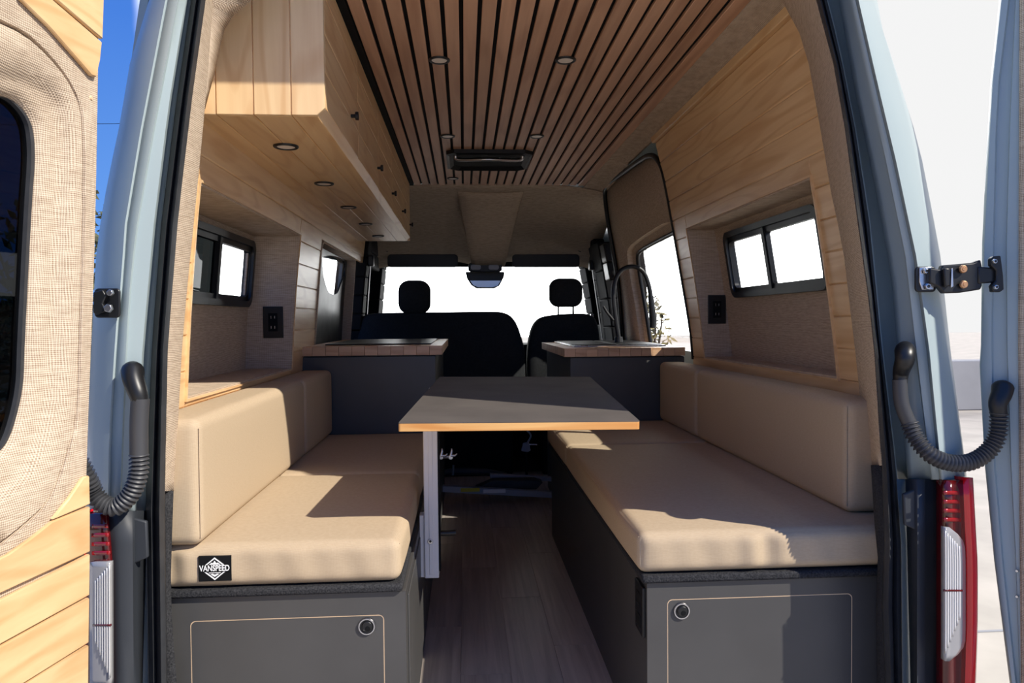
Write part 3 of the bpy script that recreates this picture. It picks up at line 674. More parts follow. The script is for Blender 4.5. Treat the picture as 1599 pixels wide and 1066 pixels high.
# hinges
def hinge_right():
    c = at(1470, 435, y=Y(1.45)); t = thing('door_hinge', tuple(c), 'black steel strap hinge with two copper bolts between right pillar and door', 'hinge')
    pl = lambda poly, D, th, nm, m, bev=.002: MB().prism([at(p, q, y=Y(D)) for p, q in poly], (0, th, 0)).build(nm, m, t, bevel=bev)
    rr = lambda a0, a1, b0, b1, r: rrect(a0, a1, b0, b1, r, 4)
    b = pl(rr(1430, 1462, 416, 456, 6), 1.455, .006, 'body_plate', BLACK)
    pl([(1436, 418), (1456, 416), (1452, 424), (1450, 430), (1453, 436), (1459, 444), (1458, 452), (1440, 452), (1436, 440)], 1.452, .004, 'shim', STEEL, .001)
    pl([(1452, 418), (1470, 421), (1472, 414), (1520, 410), (1532, 405), (1534, 416), (1534, 446), (1532, 452), (1500, 457), (1474, 458), (1466, 448), (1452, 442)], 1.44, .014, 'strap', BLACK, .003)
    pl([(1474, 418), (1484, 418), (1487, 446), (1476, 448)], 1.430, .01, 'knuckle', BLACK, .003)
    pl([(1528, 416), (1556, 418), (1556, 441), (1528, 443)], 1.437, .01, 'arm', BLACK, .003)
    pl([(1548, 404), (1552, 400), (1563, 399), (1567, 430), (1568, 452), (1562, 456), (1551, 456), (1549, 446), (1556, 438), (1556, 422), (1548, 414)], 1.43, .012, 'door_plate', BLACK, .002)
    for (p, q, m, r, D) in ((1445, 423, STEEL, .0065, 1.450), (1448, 447, STEEL, .0075, 1.450), (1503, 420, BRONZE, .0085, 1.436), (1504, 444, BRONZE, .0085, 1.436), (1552, 408, STEEL, .0055, 1.426), (1554, 448, STEEL, .0055, 1.426)):
        bo = MB().cyl(at(p, q, y=Y(D)), (0, -1, 0), r, r*.85, .005, 6 if m is STEEL else 20).build('bolt', m, t, bevel=.0008)
        MB().cyl(at(p, q, y=Y(D))+Vector((0, -.005, 0)), (0, -1, 0), r*.45, r*.4, .001, 12).build('bolt_socket', BLACK if m is STEEL else BRONZE, bo)
    pl([(1486, 419), (1488, 419), (1489, 447), (1485, 449)], 1.428, .004, 'spring_edge', STEEL, .0005)
hinge_right()
c = at(168, 472, y=Y(1.46)); t = thing('door_hinge', tuple(c), 'small black hinge plate with two silver bolts on the left pillar', 'hinge')
MB().prism([at(p, q, y=Y(1.46)) for p, q in rrect(147, 187, 450, 496, 6, 4)], (0, .006, 0)).build('body_plate', BLACK, t, bevel=.002)
MB().prism([at(p, q, y=Y(1.45)) for p, q in [(145, 456), (160, 452), (166, 462), (160, 474), (166, 486), (150, 492), (145, 488)]], (0, .012, 0)).build('arm', BLACK, t, bevel=.002)
for (p, q, r) in ((173, 457, .0075), (170, 481, .0095)):
    MB().cyl(at(p, q, y=Y(1.452)), (0, -1, 0), r, r*.8, .006, 6).build('bolt', STEEL, t, bevel=.0008)

# harness conduits
def conduit(label, boots, path, smooth_pts, D0=1.44):
    P = smoothpath(path, 40)
    # resample evenly
    L_ = [0]
    for a, b in zip(P[:-1], P[1:]): L_.append(L_[-1]+(b-a).length)
    def pt(s):
        for i in range(len(P)-1):
            if L_[i+1] >= s: return P[i].lerp(P[i+1], (s-L_[i])/max(1e-9, L_[i+1]-L_[i]))
        return P[-1]
    t = thing('cable_conduit', tuple(P[0]), label, 'cable conduit')
    n_ = int(L_[-1]/.0016); pts = []; rad = []
    for k in range(n_+1):
        s = L_[-1]*k/n_; pts.append(pt(s)); rad.append(.0155+.0028*math.copysign(abs(math.sin(k*math.pi/5))**.6, math.sin(k*math.pi/2.5)))
    MB().tube(pts, rad, 14).build('corrugated_hose', CONDUIT, t, smooth=True)
    for b in boots:
        if b[0] == 'sleeve':
            MB().tube(smoothpath(b[1], 6), b[2], 14).build('sleeve', CONDUIT, t, smooth=True)
        else:
            q = smoothpath(b[1], 6); MB().tube(q, [b[2][0]+(b[2][1]-b[2][0])*min(1, i/len(q)*1.2) if i > 2 else b[2][0]*(.55+.16*i) for i in range(len(q))], 16).build('grommet', BLACK if b[0] == 'boot' else CONDUIT, t, smooth=True)
pD = lambda p, q, D=1.44: at(p, q, y=Y(D))
conduit('ribbed black conduit looping from the left pillar behind the left door', [
    ('boot', [pD(207, 570, 1.47), pD(208, 590, 1.45), pD(215, 612), pD(219, 626)], (.022, .016)),
    ('sleeve', [pD(219, 622), pD(217, 665), pD(217, 712)], .0165)],
    [pD(217, 708), pD(216, 740), pD(205, 770), pD(182, 791), pD(160, 785), pD(146, 768), pD(136, 745, 1.43), pD(120, 715, 1.42)], None)
conduit('ribbed black conduit hanging in a loop between right pillar and right door', [
    ('boot', [pD(1413, 540, 1.49), pD(1413, 560, 1.46), pD(1407, 580, 1.485), pD(1406, 598, 1.485)], (.022, .014)),
    ('sleeve', [pD(1405, 592), pD(1408, 630), pD(1418, 660)], [.0135]*3+[.0135]*10) if False else ('sleeve', [pD(1405, 592, 1.485), pD(1408, 630, 1.485), pD(1421, 664, 1.485)], .0145),
    ('boot', [pD(1567, 598, 1.47), pD(1564, 614, 1.46), pD(1558, 630, 1.455), pD(1560, 648, 1.455)], (.022, .016))],
    [pD(1420, 660, 1.485), pD(1430, 684, 1.475), pD(1452, 709, 1.46), pD(1482, 722, 1.455), pD(1515, 721, 1.455), pD(1542, 705, 1.455), pD(1557, 680, 1.455), pD(1560, 645, 1.455)], None)

# ================================================================== BENCHES
def rbox(x0, x1, y0, y1, z0, z1, r, res=(14, 20, 6), bulge=(0, 0, 0), wr_=0.0, seed=0):
    """upholstered block: rounded edges, slightly full faces, soft wrinkles on the near face"""
    mb = MB(); nx, ny, nz_ = res; cx, cy, cz = (x0+x1)/2, (y0+y1)/2, (z0+z1)/2; hx, hy, hz = (x1-x0)/2, (y1-y0)/2, (z1-z0)/2
    def w1(t, h, n_):   # denser near edges
        return t
    def mapp(u, v, w):
        p = Vector((u*hx, v*hy, w*hz)); q = Vector((max(-hx+r, min(hx-r, p.x)), max(-hy+r, min(hy-r, p.y)), max(-hz+r, min(hz-r, p.z))))
        d = p-q
        if d.length > 1e-9: p = q+d.normalized()*r
        m = lambda a: max(0, 1-abs(a)**4)
        if abs(w) > .999: p.z += math.copysign(bulge[2]*m(u)*m(v), w)
        if abs(u) > .999: p.x += math.copysign(bulge[0]*m(v)*m(w), u)
        if abs(v) > .999:
            p.y += math.copysign(bulge[1]*m(u)*m(w), v)
            if wr_ and v < 0:
                s = u*hx+seed
                p.y -= wr_*m(w)*(math.exp(-((s-.03)/.02)**2)+.8*math.exp(-((s-.10)/.016)**2)-.8*math.exp(-((s-.065)/.014)**2)+.35*math.sin(s*61+w)*math.sin(s*23))
        return (cx+p.x, cy+p.y, cz+p.z)
    def dens(n_, h):
        e = r/h; base = [-1, -1+e*.15, -1+e*.4, -1+e*.75, -1+e*1.1]
        mid = [(-1+e*1.1)+(2-2.2*e)*i/n_ for i in range(1, n_)]
        return base+mid+[-q for q in reversed(base)]
    U, V, Wd = dens(nx, hx), dens(ny, hy), dens(nz_, hz)
    def face(A, B, fn_):
        mb.loft([[fn_(a, b) for b in B] for a in A])
    face(U, V, lambda a, b: mapp(a, b, 1)); face(U, V, lambda a, b: mapp(a, b, -1))
    face(U, Wd, lambda a, b: mapp(a, -1, b)); face(U, Wd, lambda a, b: mapp(a, 1, b))
    face(V, Wd, lambda a, b: mapp(-1, a, b)); face(V, Wd, lambda a, b: mapp(1, a, b))
    return mb
def weld(o):
    bm = bmesh.new(); bm.from_mesh(o.data); bmesh.ops.remove_doubles(bm, verts=bm.verts, dist=1e-5); bmesh.ops.recalc_face_normals(bm, faces=bm.faces); bm.to_mesh(o.data); bm.free()
    for p in o.data.polygons: p.use_smooth = True
def cushion(name, bx, label, group, r=.022, bulge=(.004, .004, .006), wr_=0, seams=(), seed=0, cat='cushion'):
    x0, x1, y0, y1, z0, z1 = bx
    t = thing(name, ((x0+x1)/2, (y0+y1)/2, z0), label, cat, group)
    o = rbox(x0, x1, y0, y1, z0, z1, r, res=(56 if wr_ else 14, 20, 6), bulge=bulge, wr_=wr_, seed=seed).build('cover', FABRIC, t, smooth=True); weld(o)
    for s in seams: MB().tube(s, .0016, 6).build('seam', FABRIC, t, smooth=True)
    return t
LB = -.135; RB = .405        # aisle faces of the benches
ST = .54; SB = .447          # seat top / underside
# left seat cushions
def seat_seam(x0, x1, y0, z): return [(x0+.02, y0+.001, z), (x1-.02, y0+.001, z)]
c1 = cushion('seat_cushion', (-.70, -.145, Y(1.615), Y(2.345), SB, ST), 'beige seat cushion nearest on the left bench, with a black diamond badge', 'beige bench cushions', wr_=.006, seed=.28,
    seams=[[(-.149, Y(1.63), ST-.012), (-.147, Y(2.0), ST-.010), (-.149, Y(2.33), ST-.012)]])
c2 = cushion('seat_cushion', (-.70, -.145, Y(2.350), Y(3.18), SB, ST), 'beige seat cushion at the far end of the left bench, against the dark cabinet', 'beige bench cushions')
c3 = cushion('seat_cushion', (.385, 1.04, Y(1.615), Y(2.80), SB, ST), 'beige seat cushion nearest on the right bench, one corner in the sun', 'beige bench cushions', wr_=.006, seed=.10,
    seams=[[(.389, Y(1.63), ST-.012), (.387, Y(2.2), ST-.010), (.389, Y(2.88), ST-.012)]])
c4 = cushion('seat_cushion', (.385, 1.04, Y(2.805), Y(3.44), SB, ST), 'beige seat cushion at the far end of the right bench, partly under the table', 'beige bench cushions')
# back cushions
bt = .815
cushion('back_cushion', (-.695, -.565, Y(1.60), Y(2.64), ST+.003, bt), 'sunlit beige back cushion nearest on the left bench', 'beige bench cushions', bulge=(.003, .003, .003),
    seams=[[(-.569, Y(1.608), ST+.02), (-.568, Y(1.608), bt-.02)]])
cushion('back_cushion', (-.695, -.565, Y(2.645), Y(3.18), ST+.003, bt), 'beige back cushion in shade at the far end of the left bench', 'beige bench cushions', bulge=(.003, .003, .003))
cushion('back_cushion', (.922, 1.035, Y(1.72), Y(2.88), ST+.003, bt+.002), 'long beige back cushion nearest on the right bench under the niche', 'beige bench cushions', bulge=(.003, .003, .003),
    seams=[[(.926, Y(1.727), ST+.02), (.925, Y(1.727), bt-.012)]])
cushion('back_cushion', (.922, 1.035, Y(2.885), Y(3.44), ST+.003, bt+.002), 'short beige back cushion at the far end of the right bench', 'beige bench cushions', bulge=(.003, .003, .003))
# badge on the cushion
def text_mesh(txt, size, name):
    cu = bpy.data.curves.new(name, 'FONT'); cu.body = txt; cu.size = size; cu.extrude = .0004; cu.align_x = 'CENTER'; cu.align_y = 'CENTER'; cu.offset = size*.015
    ob = bpy.data.objects.new(name, cu); COL.objects.link(ob); dg = bpy.context.evaluated_depsgraph_get(); me = bpy.data.meshes.new_from_object(ob.evaluated_get(dg)); bpy.data.objects.remove(ob); return me
bp = at(336, 887, y=Y(1.610)); bx, bz = bp.x, bp.z; by = Y(1.6095)
pw, ph = .0345, .0275
badge = MB().box(bx-pw, bx+pw, by-.002, by+.006, bz-ph, bz+ph).build('badge', BLACKM, c1, bevel=.001)
badge['label'] = 'black badge with a white diamond emblem and lettering'
em = MB()
D1, D2 = (.0305, .0245), (.0268, .0212)
def dia(w, h): return [(bx+w, bz), (bx, bz+h), (bx-w, bz), (bx, bz-h)]
em.loft([[Vector((a, by-.0022, b)) for a, b in dia(*D1)], [Vector((a, by-.003, b)) for a, b in dia(*D1)], [Vector((a, by-.003, b)) for a, b in dia(*D2)], [Vector((a, by-.0022, b)) for a, b in dia(*D2)]], close=True)
E = lambda pts: em.prism([Vector((bx+a, by-.0022, bz+b)) for a, b in pts], (0, -.0008, 0))
E([(-.012, .009), (-.006, .0135), (-.0035, .012), (0, .0175), (.0035, .012), (.006, .0135), (.012, .009)])
E([(-.009, -.0118), (0, -.0175), (.009, -.0118), (.005, -.0108), (0, -.0128), (-.005, -.0108)])
for i in range(11):
    a = -.0125+i*.0023; E([(a, -.0096), (a+.0017, -.0096), (a+.0017, -.0078), (a, -.0078)])
em.build('emblem', WHITE, badge)
plate = MB().box(bx-.0325, bx+.0325, by-.0034, by-.0024, bz-.0066, bz+.0084).build('name_band', BLACKM, badge)
me = text_mesh('VANSPEED', .0175, 'lettering'); me.materials.append(WHITE)
o = bpy.data.objects.new('lettering', me); COL.objects.link(o); o.parent = badge
for v in me.vertices: 
    q = v.co.copy(); v.co = Vector((q.x*.76, -.0038-q.z, q.y*1.02))
o.location = Vector((bx, by, bz+.0010)) - ORG[badge]

# bench boxes
def latch(parent, c):
    l_ = MB().tube([c+Vector((0, .004, 0)), c+Vector((0, -.003, 0))], .0188, 28).build('latch', BLACK, parent, bevel=.0012); l_['label'] = 'round black push latch'
    MB().loft([[c+Vector((r_*math.cos(k*.2244), yy, r_*math.sin(k*.2244))) for k in range(28)] for r_, yy in ((.0190, -.0025), (.0178, -.0055), (.0155, -.0055), (.0142, -.0025))], close=True).build('bezel', STEEL, l_, smooth=True)
    MB().cyl(c+Vector((.001, -.003, .001)), (0, -1, 0), .0125, .0105, .0045, 24).build('push_button', BLACK, l_, bevel=.0008)
    MB().cyl(c+Vector((.003, -.0075, -.003)), (0, -1, 0), .006, .005, .001, 16).build('keyhole', BLACKM, l_)
def bench(x0, x1, y1, label, hatch, lpx, carpet_x):
    t = thing('bench_box', ((x0+x1)/2, y1/2, 0), label, 'bench')
    MB().box(x0, x1, .012, y1, .002, .425).build('carcass', GREY, t, bevel=.001)
    # rear panel built round the hatch
    a = at(hatch[0], hatch[2], y=0.0); b = at(hatch[1], hatch[3], y=0.0); hx0, hx1 = a.x, b.x; hz1 = (a.z+b.z)/2+.004; hz0 = .05
    o_ = rrect(x0, x1, .002, .425, .001, 6); i_ = rrect(hx0, hx1, hz0, hz1, .012, 6); j_ = rrect(hx0+.0022, hx1-.0022, hz0+.0022, hz1-.0022, .010, 6)
    fn_ = lambda p, q, o: Vector((p, o, q))
    ringmesh(o_, i_, fn_, 0, .011).build('rear_panel', GREY, t)
    ringmesh(i_, j_, fn_, .0006, .011).build('kerf_edge', CREAM, t)
    h_ = MB().prism([Vector((p, 0, q)) for p, q in j_], (0, .011, 0)).build('hatch', GREY, t)
    latch(h_, at(lpx[0], lpx[1], y=0.0))
    MB().box(carpet_x[0], carpet_x[1], -.012, y1, .427, .445).build('felt_layer', FELT, t, bevel=.006)
    return t
b1 = bench(-.70, LB, Y(3.18), 'charcoal bench box on the left with hatch and round latch', (297, 600, 972, 962), (573, 977), (-.70, -.141))
b2 = bench(RB, 1.05, Y(3.44), 'charcoal bench box on the right with hatch and round latch', (1042, 1331, 938, 929), (1064, 953), (.392, 1.05))
MB().box(LB, LB+.004, .05, .75, .06, .40).build('side_panel', GREY, b1, bevel=.001)
MB().box(LB, LB+.004, .76, 1.50, .06, .40).build('side_panel', GREY, b1, bevel=.001)
# outlet strip on the aisle face of the right bench
t = thing('power_outlet', (RB-.004, .05, .30), 'black outlet strip on the aisle side of the right bench box', 'outlet')
MB().box(RB-.008, RB, .012, .085, .295, .41).build('cover_plate', BLACK, t, bevel=.002)
for z in (.325, .375): MB().box(RB-.0095, RB-.007, .03, .067, z-.014, z+.014).build('socket', BLACKM, t, bevel=.001)

# ================================================================== TABLE
tz = .785
NL = at(622, 660, y=Y(1.64)); NR = at(999, 657, y=Y(1.66)); 
FLp = at(687, 588, y=Y(2.62)); FRp = at(921, 588, y=Y(2.62))
t = thing('table', ((NL.x+FRp.x)/2, .5, 0.25), 'grey-topped table with plywood edge on a white aluminium leg between the benches', 'table')
cn = (NL+NR+FLp+FRp)/4; nrm = (NR-NL).cross(FLp-NL).normalized()
pts = []
for p, q in ((NL, 0), (NR, 1), (FRp, 2), (FLp, 3)): pts.append(p)
def rounded(P_, r, n_=5):
    out = []
    for i, p in enumerate(P_):
        a = (P_[i-1]-p).normalized(); b = (P_[(i+1) % len(P_)]-p).normalized()
        for k in range(n_+1):
            u = k/n_; out.append((p+a*r)*(1-u)**2+p*2*u*(1-u)+(p+b*r)*u*u)
    return out
rp_ = rounded(pts, .006)
MB().prism([p-nrm*.0015 for p in rp_], -nrm*.0185).build('plywood_core', PLY, t, bevel=.0012)
MB().prism([p+(p-cn)*.0006 for p in rp_], -nrm*.0016).build('laminate_top', TOPGREY, t)
lt = at(672, 676, y=Y(2.12)); lb = at(675, 899, y=Y(2.12))
lg = MB().box(lt.x-.020, lt.x+.021, Y(2.10), Y(2.14), lb.z, NL.z+.0).build('leg', ALU, t, bevel=.003)
MB().box(lt.x-.006, lt.x+.006, Y(2.098), Y(2.10), lb.z+.01, NL.z-.05).build('groove', ALU, lg, bevel=.001)
MB().cyl(at(672, 845, y=Y(2.099)), (0, -1, 0), .0085, .007, .004, 20).build('screw', STEEL, lg, bevel=.001)
MB().cyl(at(672, 845, y=Y(2.0945)), (0, -1, 0), .004, .003, .0015, 6).build('screw_socket', BLACK, lg)
MB().box(LB+.001, lt.x-.02, Y(2.11), Y(2.15), lb.z+.0, lb.z+.18).build('wall_bracket', ALU, t, bevel=.002)
MB().box(lt.x-.02, lt.x+.12, Y(2.08), Y(2.5), NL.z-.018, NL.z+.0).build('support_arm', ALU, t, bevel=.002)
MB().box(lt.x+.021, lt.x+.026, Y(2.10), Y(2.14), lb.z+.02, NL.z-.03).build('leg_insert', BLACKM, t, bevel=.001)
hk = MB().tube(smoothpath([at(686, 832, y=Y(2.12)), at(700, 832, y=Y(2.12)), at(712, 831, y=Y(2.12))], 4), .008, 10).build('clamp_handle', BLACK, t, smooth=True)

# ================================================================== GALLEY CABINETS
def galley(name, side, x0, x1, y0, y1, zt, label, lab2, wlab):
    t = thing(name, ((x0+x1)/2, (y0+y1)/2, 0), label, 'cabinet')
    MB().box(x0, x1, y0+.012, y1, .002, zt-.042).build('carcass', GREY, t, bevel=.001)
    MB().box(x0-.0, x1, y0, y0+.012, .06, zt-.045).build('end_panel', GREY, t, bevel=.002)
    c = thing('countertop', ((x0+x1)/2, (y0+y1)/2, zt-.04), lab2, 'countertop')
    n_ = 11
    a0, a1 = (x0-.0, x1+.03) if side < 0 else (x0-.03, x1)
    for i in range(n_):
        xa = a0+(a1-a0)*i/n_; xb = a0+(a1-a0)*(i+1)/n_
        MB().box(xa+.0004, xb-.0004, y0-.015, y1+.01, zt-.04, zt).build('wood_stave', BLOCK, c, bevel=.001, seg=1)
    return t, c
galley('galley_cabinet', -1, -.70, -.125, Y(3.19), Y(4.35), .915, 'dark galley cabinet at the far end of the left bench', 'butcher block countertop on the left galley cabinet', None)
galley('galley_cabinet', 1, .50, 1.05, Y(3.46), Y(4.45), .885, 'dark galley cabinet at the far end of the right bench', 'butcher block countertop on the right galley cabinet, under the tap', None)
# appliance plates on the worktops
t = thing('sink_cover', (.78, Y(4.0), .90), 'black glass sink and hob cover lying on the right countertop', 'sink')
MB().box(.54, 1.0, Y(3.60), Y(4.40), .8855, .892).build('rim', STEEL, t, bevel=.002)
MB().box(.55, .76, Y(3.64), Y(4.36), .892, .896).build('lid', BLACK, t, bevel=.002)
MB().box(.775, .99, Y(3.64), Y(4.36), .892, .896).build('lid', BLACK, t, bevel=.002)
t = thing('cooktop', (-.45, Y(3.75), .915), 'flat black cooktop on the left countertop', 'cooktop')
MB().box(-.62, -.15, Y(3.33), Y(4.2), .9155, .921).build('glass_plate', BLACK, t, bevel=.002)
# tap
fb = at(966, 515, y=Y(3.9)); fb.z = .897
t = thing('kitchen_tap', tuple(fb), 'tall black gooseneck tap arching over the right countertop', 'tap')
MB().cyl(fb, (0, 0, 1), .024, .02, .03, 20).build('base', BLACK, t, bevel=.002)
f = lambda p, q: at(p, q, y=Y(3.9))
MB().tube(smoothpath([fb+Vector((0, 0, .02)), f(958, 470), f(960, 440), f(970, 422), f(988, 416), f(1004, 424), f(1013, 445), f(1017, 470), f(1019, 490)], 8), .012, 14).build('gooseneck', BLACK, t, smooth=True)
MB().tube([f(1016, 462), f(1020, 500), f(1019, 512)], [.015, .019, .016], 14).build('spray_head', BLACK, t, smooth=True)
MB().tube([f(958, 500), f(948, 488), f(942, 478)], [.008, .007, .006], 10).build('lever', BLACK, t, smooth=True)

# ================================================================== OVERHEAD CABINET
oc = thing('overhead_cabinet', (-.46, Y(3.1), 1.51), 'long maple overhead cabinet with black knobs running along the left wall', 'cabinet')
fx = -.323; oy0 = Y(1.78); oy1 = Y(4.52); oz0 = 1.508
# near end boards (upright), individually
ed = [-.66, -.575, -.4885, -.4015, fx]
for a, b in zip(ed[:-1], ed[1:]):
    if b == fx:
        MB().prism([Vector((a+.001, oy0, oz0)), Vector((b-.018, oy0, oz0)), Vector((b, oy0, oz0+.018)), Vector((b, oy0, CZ-.006)), Vector((a+.001, oy0, CZ-.006))], (0, .012, 0)).build('end_board', MAPLE_Z, oc, bevel=.0015, seg=1)
    else: MB().box(a+.001, b-.001, oy0, oy0+.012, oz0, CZ-.006).build('end_board', MAPLE_Z, oc, bevel=.0015, seg=1)
# bottom boards
for a, b in zip(ed[:-1], ed[1:]):
    bb = b-.018 if b == fx else b
    MB().box(a+.001, bb-.001, oy0+.012, oy1, oz0, oz0+.012).build('bottom_board', MAPLE_Y, oc, bevel=.0015, seg=1)
MB().prism([Vector((fx-.018, oy0+.012, oz0)), Vector((fx, oy0+.012, oz0+.018)), Vector((fx-.008, oy0+.012, oz0+.022)), Vector((fx-.022, oy0+.012, oz0+.008))], (0, oy1-oy0-.012, 0)).build('chamfer_strip', MAPLE_Y, oc)
MB().box(-.64, fx-.014, oy0+.004, oy1-.001, oz0+.004, CZ-.008).build('carcass', MAPLE_Y, oc)
MB().box(-.66, fx, oy1, oy1+.012, oz0, CZ-.006).build('far_end_panel', MAPLE_Z, oc)
kn = [(548, 181), (589, 247), (615, 291), (631, 322), (643, 344)]
ky = [at(p, q, x=fx).y for p, q in kn]
dy = (oy1-oy0-.016)/5
for i in range(5):
    y0 = oy0+.014+i*dy; y1 = y0+dy-.002
    zz = [oz0+.020, oz0+.105, oz0+.195, oz0+.285, CZ-.006]
    dr = MB().box(fx-.0135, fx-.004, y0+.001, y1-.001, zz[0]+.002, zz[-1]-.002).build('door', MAPLE_Y, oc)
    for a, b in zip(zz[:-1], zz[1:]):
        MB().box(fx-.010, fx, y0+.0006, y1-.0006, a+.001, b-.001).build('board', MAPLE_Y, dr, bevel=.0015, seg=1)
    kz = at(kn[i][0], kn[i][1], x=fx).z; kz = oz0+.095 if i else kz
    kk = min(max(ky[i], y0+.04), y1-.02)
    K = Vector((fx, kk, kz))
    MB().tube([K, K+Vector((.012, 0, 0)), K+Vector((.013, 0, 0)), K+Vector((.022, 0, 0))], [.005, .0055, .012, .0125], 16).build('knob', BLACK, dr, bevel=.001)
# downlights
def puck(loc, label, group):
    t = thing('downlight', tuple(loc), label, 'light', group); L = Vector(loc)
    R = .034
    MB().loft([[L+Vector((r*math.cos(k*math.pi/16), r*math.sin(k*math.pi/16), z)) for k in range(32)] for r, z in ((R, .001), (R, -.003), (R-.003, -.005), (R-.008, -.004), (R-.009, .001))], close=True).build('bezel', BLACK, t, smooth=True)
    MB().cyl(L+Vector((0, 0, .001)), (0, 0, -1), R-.008, R-.010, .0035, 28).build('lens', LAMP, t)
ordn = ['nearest', 'second nearest', 'middle', 'second farthest', 'farthest']
for i, (p, q) in enumerate(((456, 228), (516, 286), (555, 323), (585, 349), (601, 368))):
    v = at(p, q, z=oz0-.0005); v.x = -.487+.001*i
    puck((v.x, v.y, oz0-.001), '%s of five round downlights under the overhead cabinet' % ordn[i], 'downlights under the overhead cabinet')
for (p, q, lb_) in ((686, 93, 'nearest round downlight on the left of the slatted ceiling'), (883, 93, 'nearest round downlight on the right of the slatted ceiling'), (699, 212, 'bright round downlight on the slatted ceiling just before the roof vent, left side'), (838, 212, 'dim round downlight on the slatted ceiling just before the roof vent, right side'), (707, 278, 'farthest round downlight on the slatted ceiling, beyond the roof vent')):
    v = at(p, q, z=CZ); puck((v.x, v.y, CZ-.001), lb_, 'downlights in the slatted ceiling')
# roof vent
vc = Vector((.135, Y(3.85), CZ))
t = thing('roof_vent', tuple(vc), 'black roof vent with a silver bow handle in the slatted ceiling', 'vent')
oct_ = lambda hx, hy, c_: [(-hx+c_, -hy), (hx-c_, -hy), (hx, -hy+c_), (hx, hy-c_), (hx-c_, hy), (-hx+c_, hy), (-hx, hy-c_), (-hx, -hy+c_)]
MB().loft([[vc+Vector((a, b, z)) for a, b in oct_(h_, w_, .04)] for h_, w_, z in ((.215, .21, .0), (.215, .21, -.018), (.20, .195, -.024), (.185, .18, -.010), (.18, .175, -.006))], close=True).build('frame', BLACK, t, smooth=False)
MB().prism([vc+Vector((a, b, -.001)) for a, b in oct_(.19, .185, .04)], (0, 0, -.006)).build('screen', BLACKM, t)
MB().tube(smoothpath([vc+Vector((-.17, -.10, -.008)), vc+Vector((-.15, -.10, -.028)), vc+Vector((0, -.14, -.034)), vc+Vector((.15, -.10, -.028)), vc+Vector((.17, -.10, -.008))], 8), .009, 10).build('handle', STEEL, t, smooth=True)

# wall outlets in the niches
def outlet(p0, label):
    t = thing('wall_outlet', tuple(p0), label, 'outlet'); P0 = Vector(p0)
    MB().box(P0.x-.039, P0.x+.039, P0.y-.007, P0.y, P0.z-.062, P0.z+.062).build('cover_plate', BLACK, t, bevel=.002)
    MB().box(P0.x-.018, P0.x+.018, P0.y-.009, P0.y-.006, P0.z-.036, P0.z+.036).build('insert', BLACKM, t, bevel=.001)
    for dz in (-.02, .02):
        for dx in (-.007, .007): MB().box(P0.x+dx-.0012, P0.x+dx+.0012, P0.y-.0097, P0.y-.0088, P0.z+dz-.005, P0.z+dz+.005).build('socket_slot', STEEL, t)
v = at(427, 503, y=LN[1]-.007); outlet(v, 'black wall outlet on the end face of the left window niche')
v = at(1119, 483, y=RN[1]-.007); outlet(v, 'black wall outlet on the end face of the right window niche')

# ================================================================== SLIDING DOOR (right, beyond the boards)
sdr = struct('door_3', (1.0, Y(4.1), 0)); sdr['label'] = 'sliding side door lined in burlap with a large window'
R_ = lambda p, q, o=0.0: wallhit(p, q, 1, o)
seal_px = [(1084, 560), (1080, 515), (1066, 430), (1052, 350), (1042, 295), (1034, 262), (1024, 246), (1014, 243), (1000, 250), (975, 268), (955, 283), (946, 294), (945, 312), (950, 350), (958, 395), (966, 450), (972, 530)]
sp = smoothpath([R_(p, q, .006) for p, q in seal_px], 5)
MB().tube(sp, .013, 10).build('door_seal', BLACK, sdr, smooth=True)
# burlap face: fill between seal outline and window opening
wo_ = [(1076, 535), (1070, 470), (1063, 420), (1058, 378), (1052, 362), (1040, 362), (1020, 372), (1000, 383), (986, 393), (983, 404), (988, 440), (995, 480), (1003, 535)]
outl = smoothpath([R_(p, q, .02) for p, q in seal_px], 5); 
inl0 = smoothpath([R_(p, q, .02) for p, q in wo_], 5)
def resamp(P_, n_):
    L_ = [0]
    for a, b in zip(P_[:-1], P_[1:]): L_.append(L_[-1]+(b-a).length)
    out = []
    for k in range(n_):
        s = L_[-1]*k/(n_-1)
        for i in range(len(P_)-1):
            if L_[i+1] >= s-1e-9: out.append(P_[i].lerp(P_[i+1], (s-L_[i])/max(1e-9, L_[i+1]-L_[i]))); break
    return out
A = resamp(outl, 60); B = resamp(inl0, 60); 
Bo = [p+Vector((.05, 0, 0)) for p in B]
big = [a.lerp(b, .55) for a, b in zip(A, B)]
mid_ = [b+(a-b).normalized()*min(.045, (a-b).length*.6) for a, b in zip(A, B)]
MB().loft([A, mid_]).build('burlap_panel', BURLAP, sdr, smooth=True, solid=.004)
MB().loft([mid_, [p+Vector((.03, 0, 0)) for p in mid_], Bo]).build('window_reveal', BURLAP, sdr, smooth=False, solid=.003)
MB().tube(Bo, .012, 8).build('window_gasket', BLACK, sdr, smooth=True)
MB().add(Bo, [tuple(range(len(Bo)))]).build('pane', GL, sdr)
# dark pillar between sliding door and cab
MB().wbox(1, Y(4.98), Y(5.3), .0, 1.55, -.03, .14, 8).build('pillar_cover', BLACKM, sdr, bevel=.01)
# grab strap / belt guide block on the pillar
MB().wbox(1, Y(4.8), Y(4.95), 1.28, 1.52, -.03, .02, 2).build('belt_anchor', BLACK, sdr, bevel=.01)

# ================================================================== CAB
cab = struct('trim_2', (.15, Y(5.2), 1.4)); cab['label'] = 'burlap headliner over the cab'
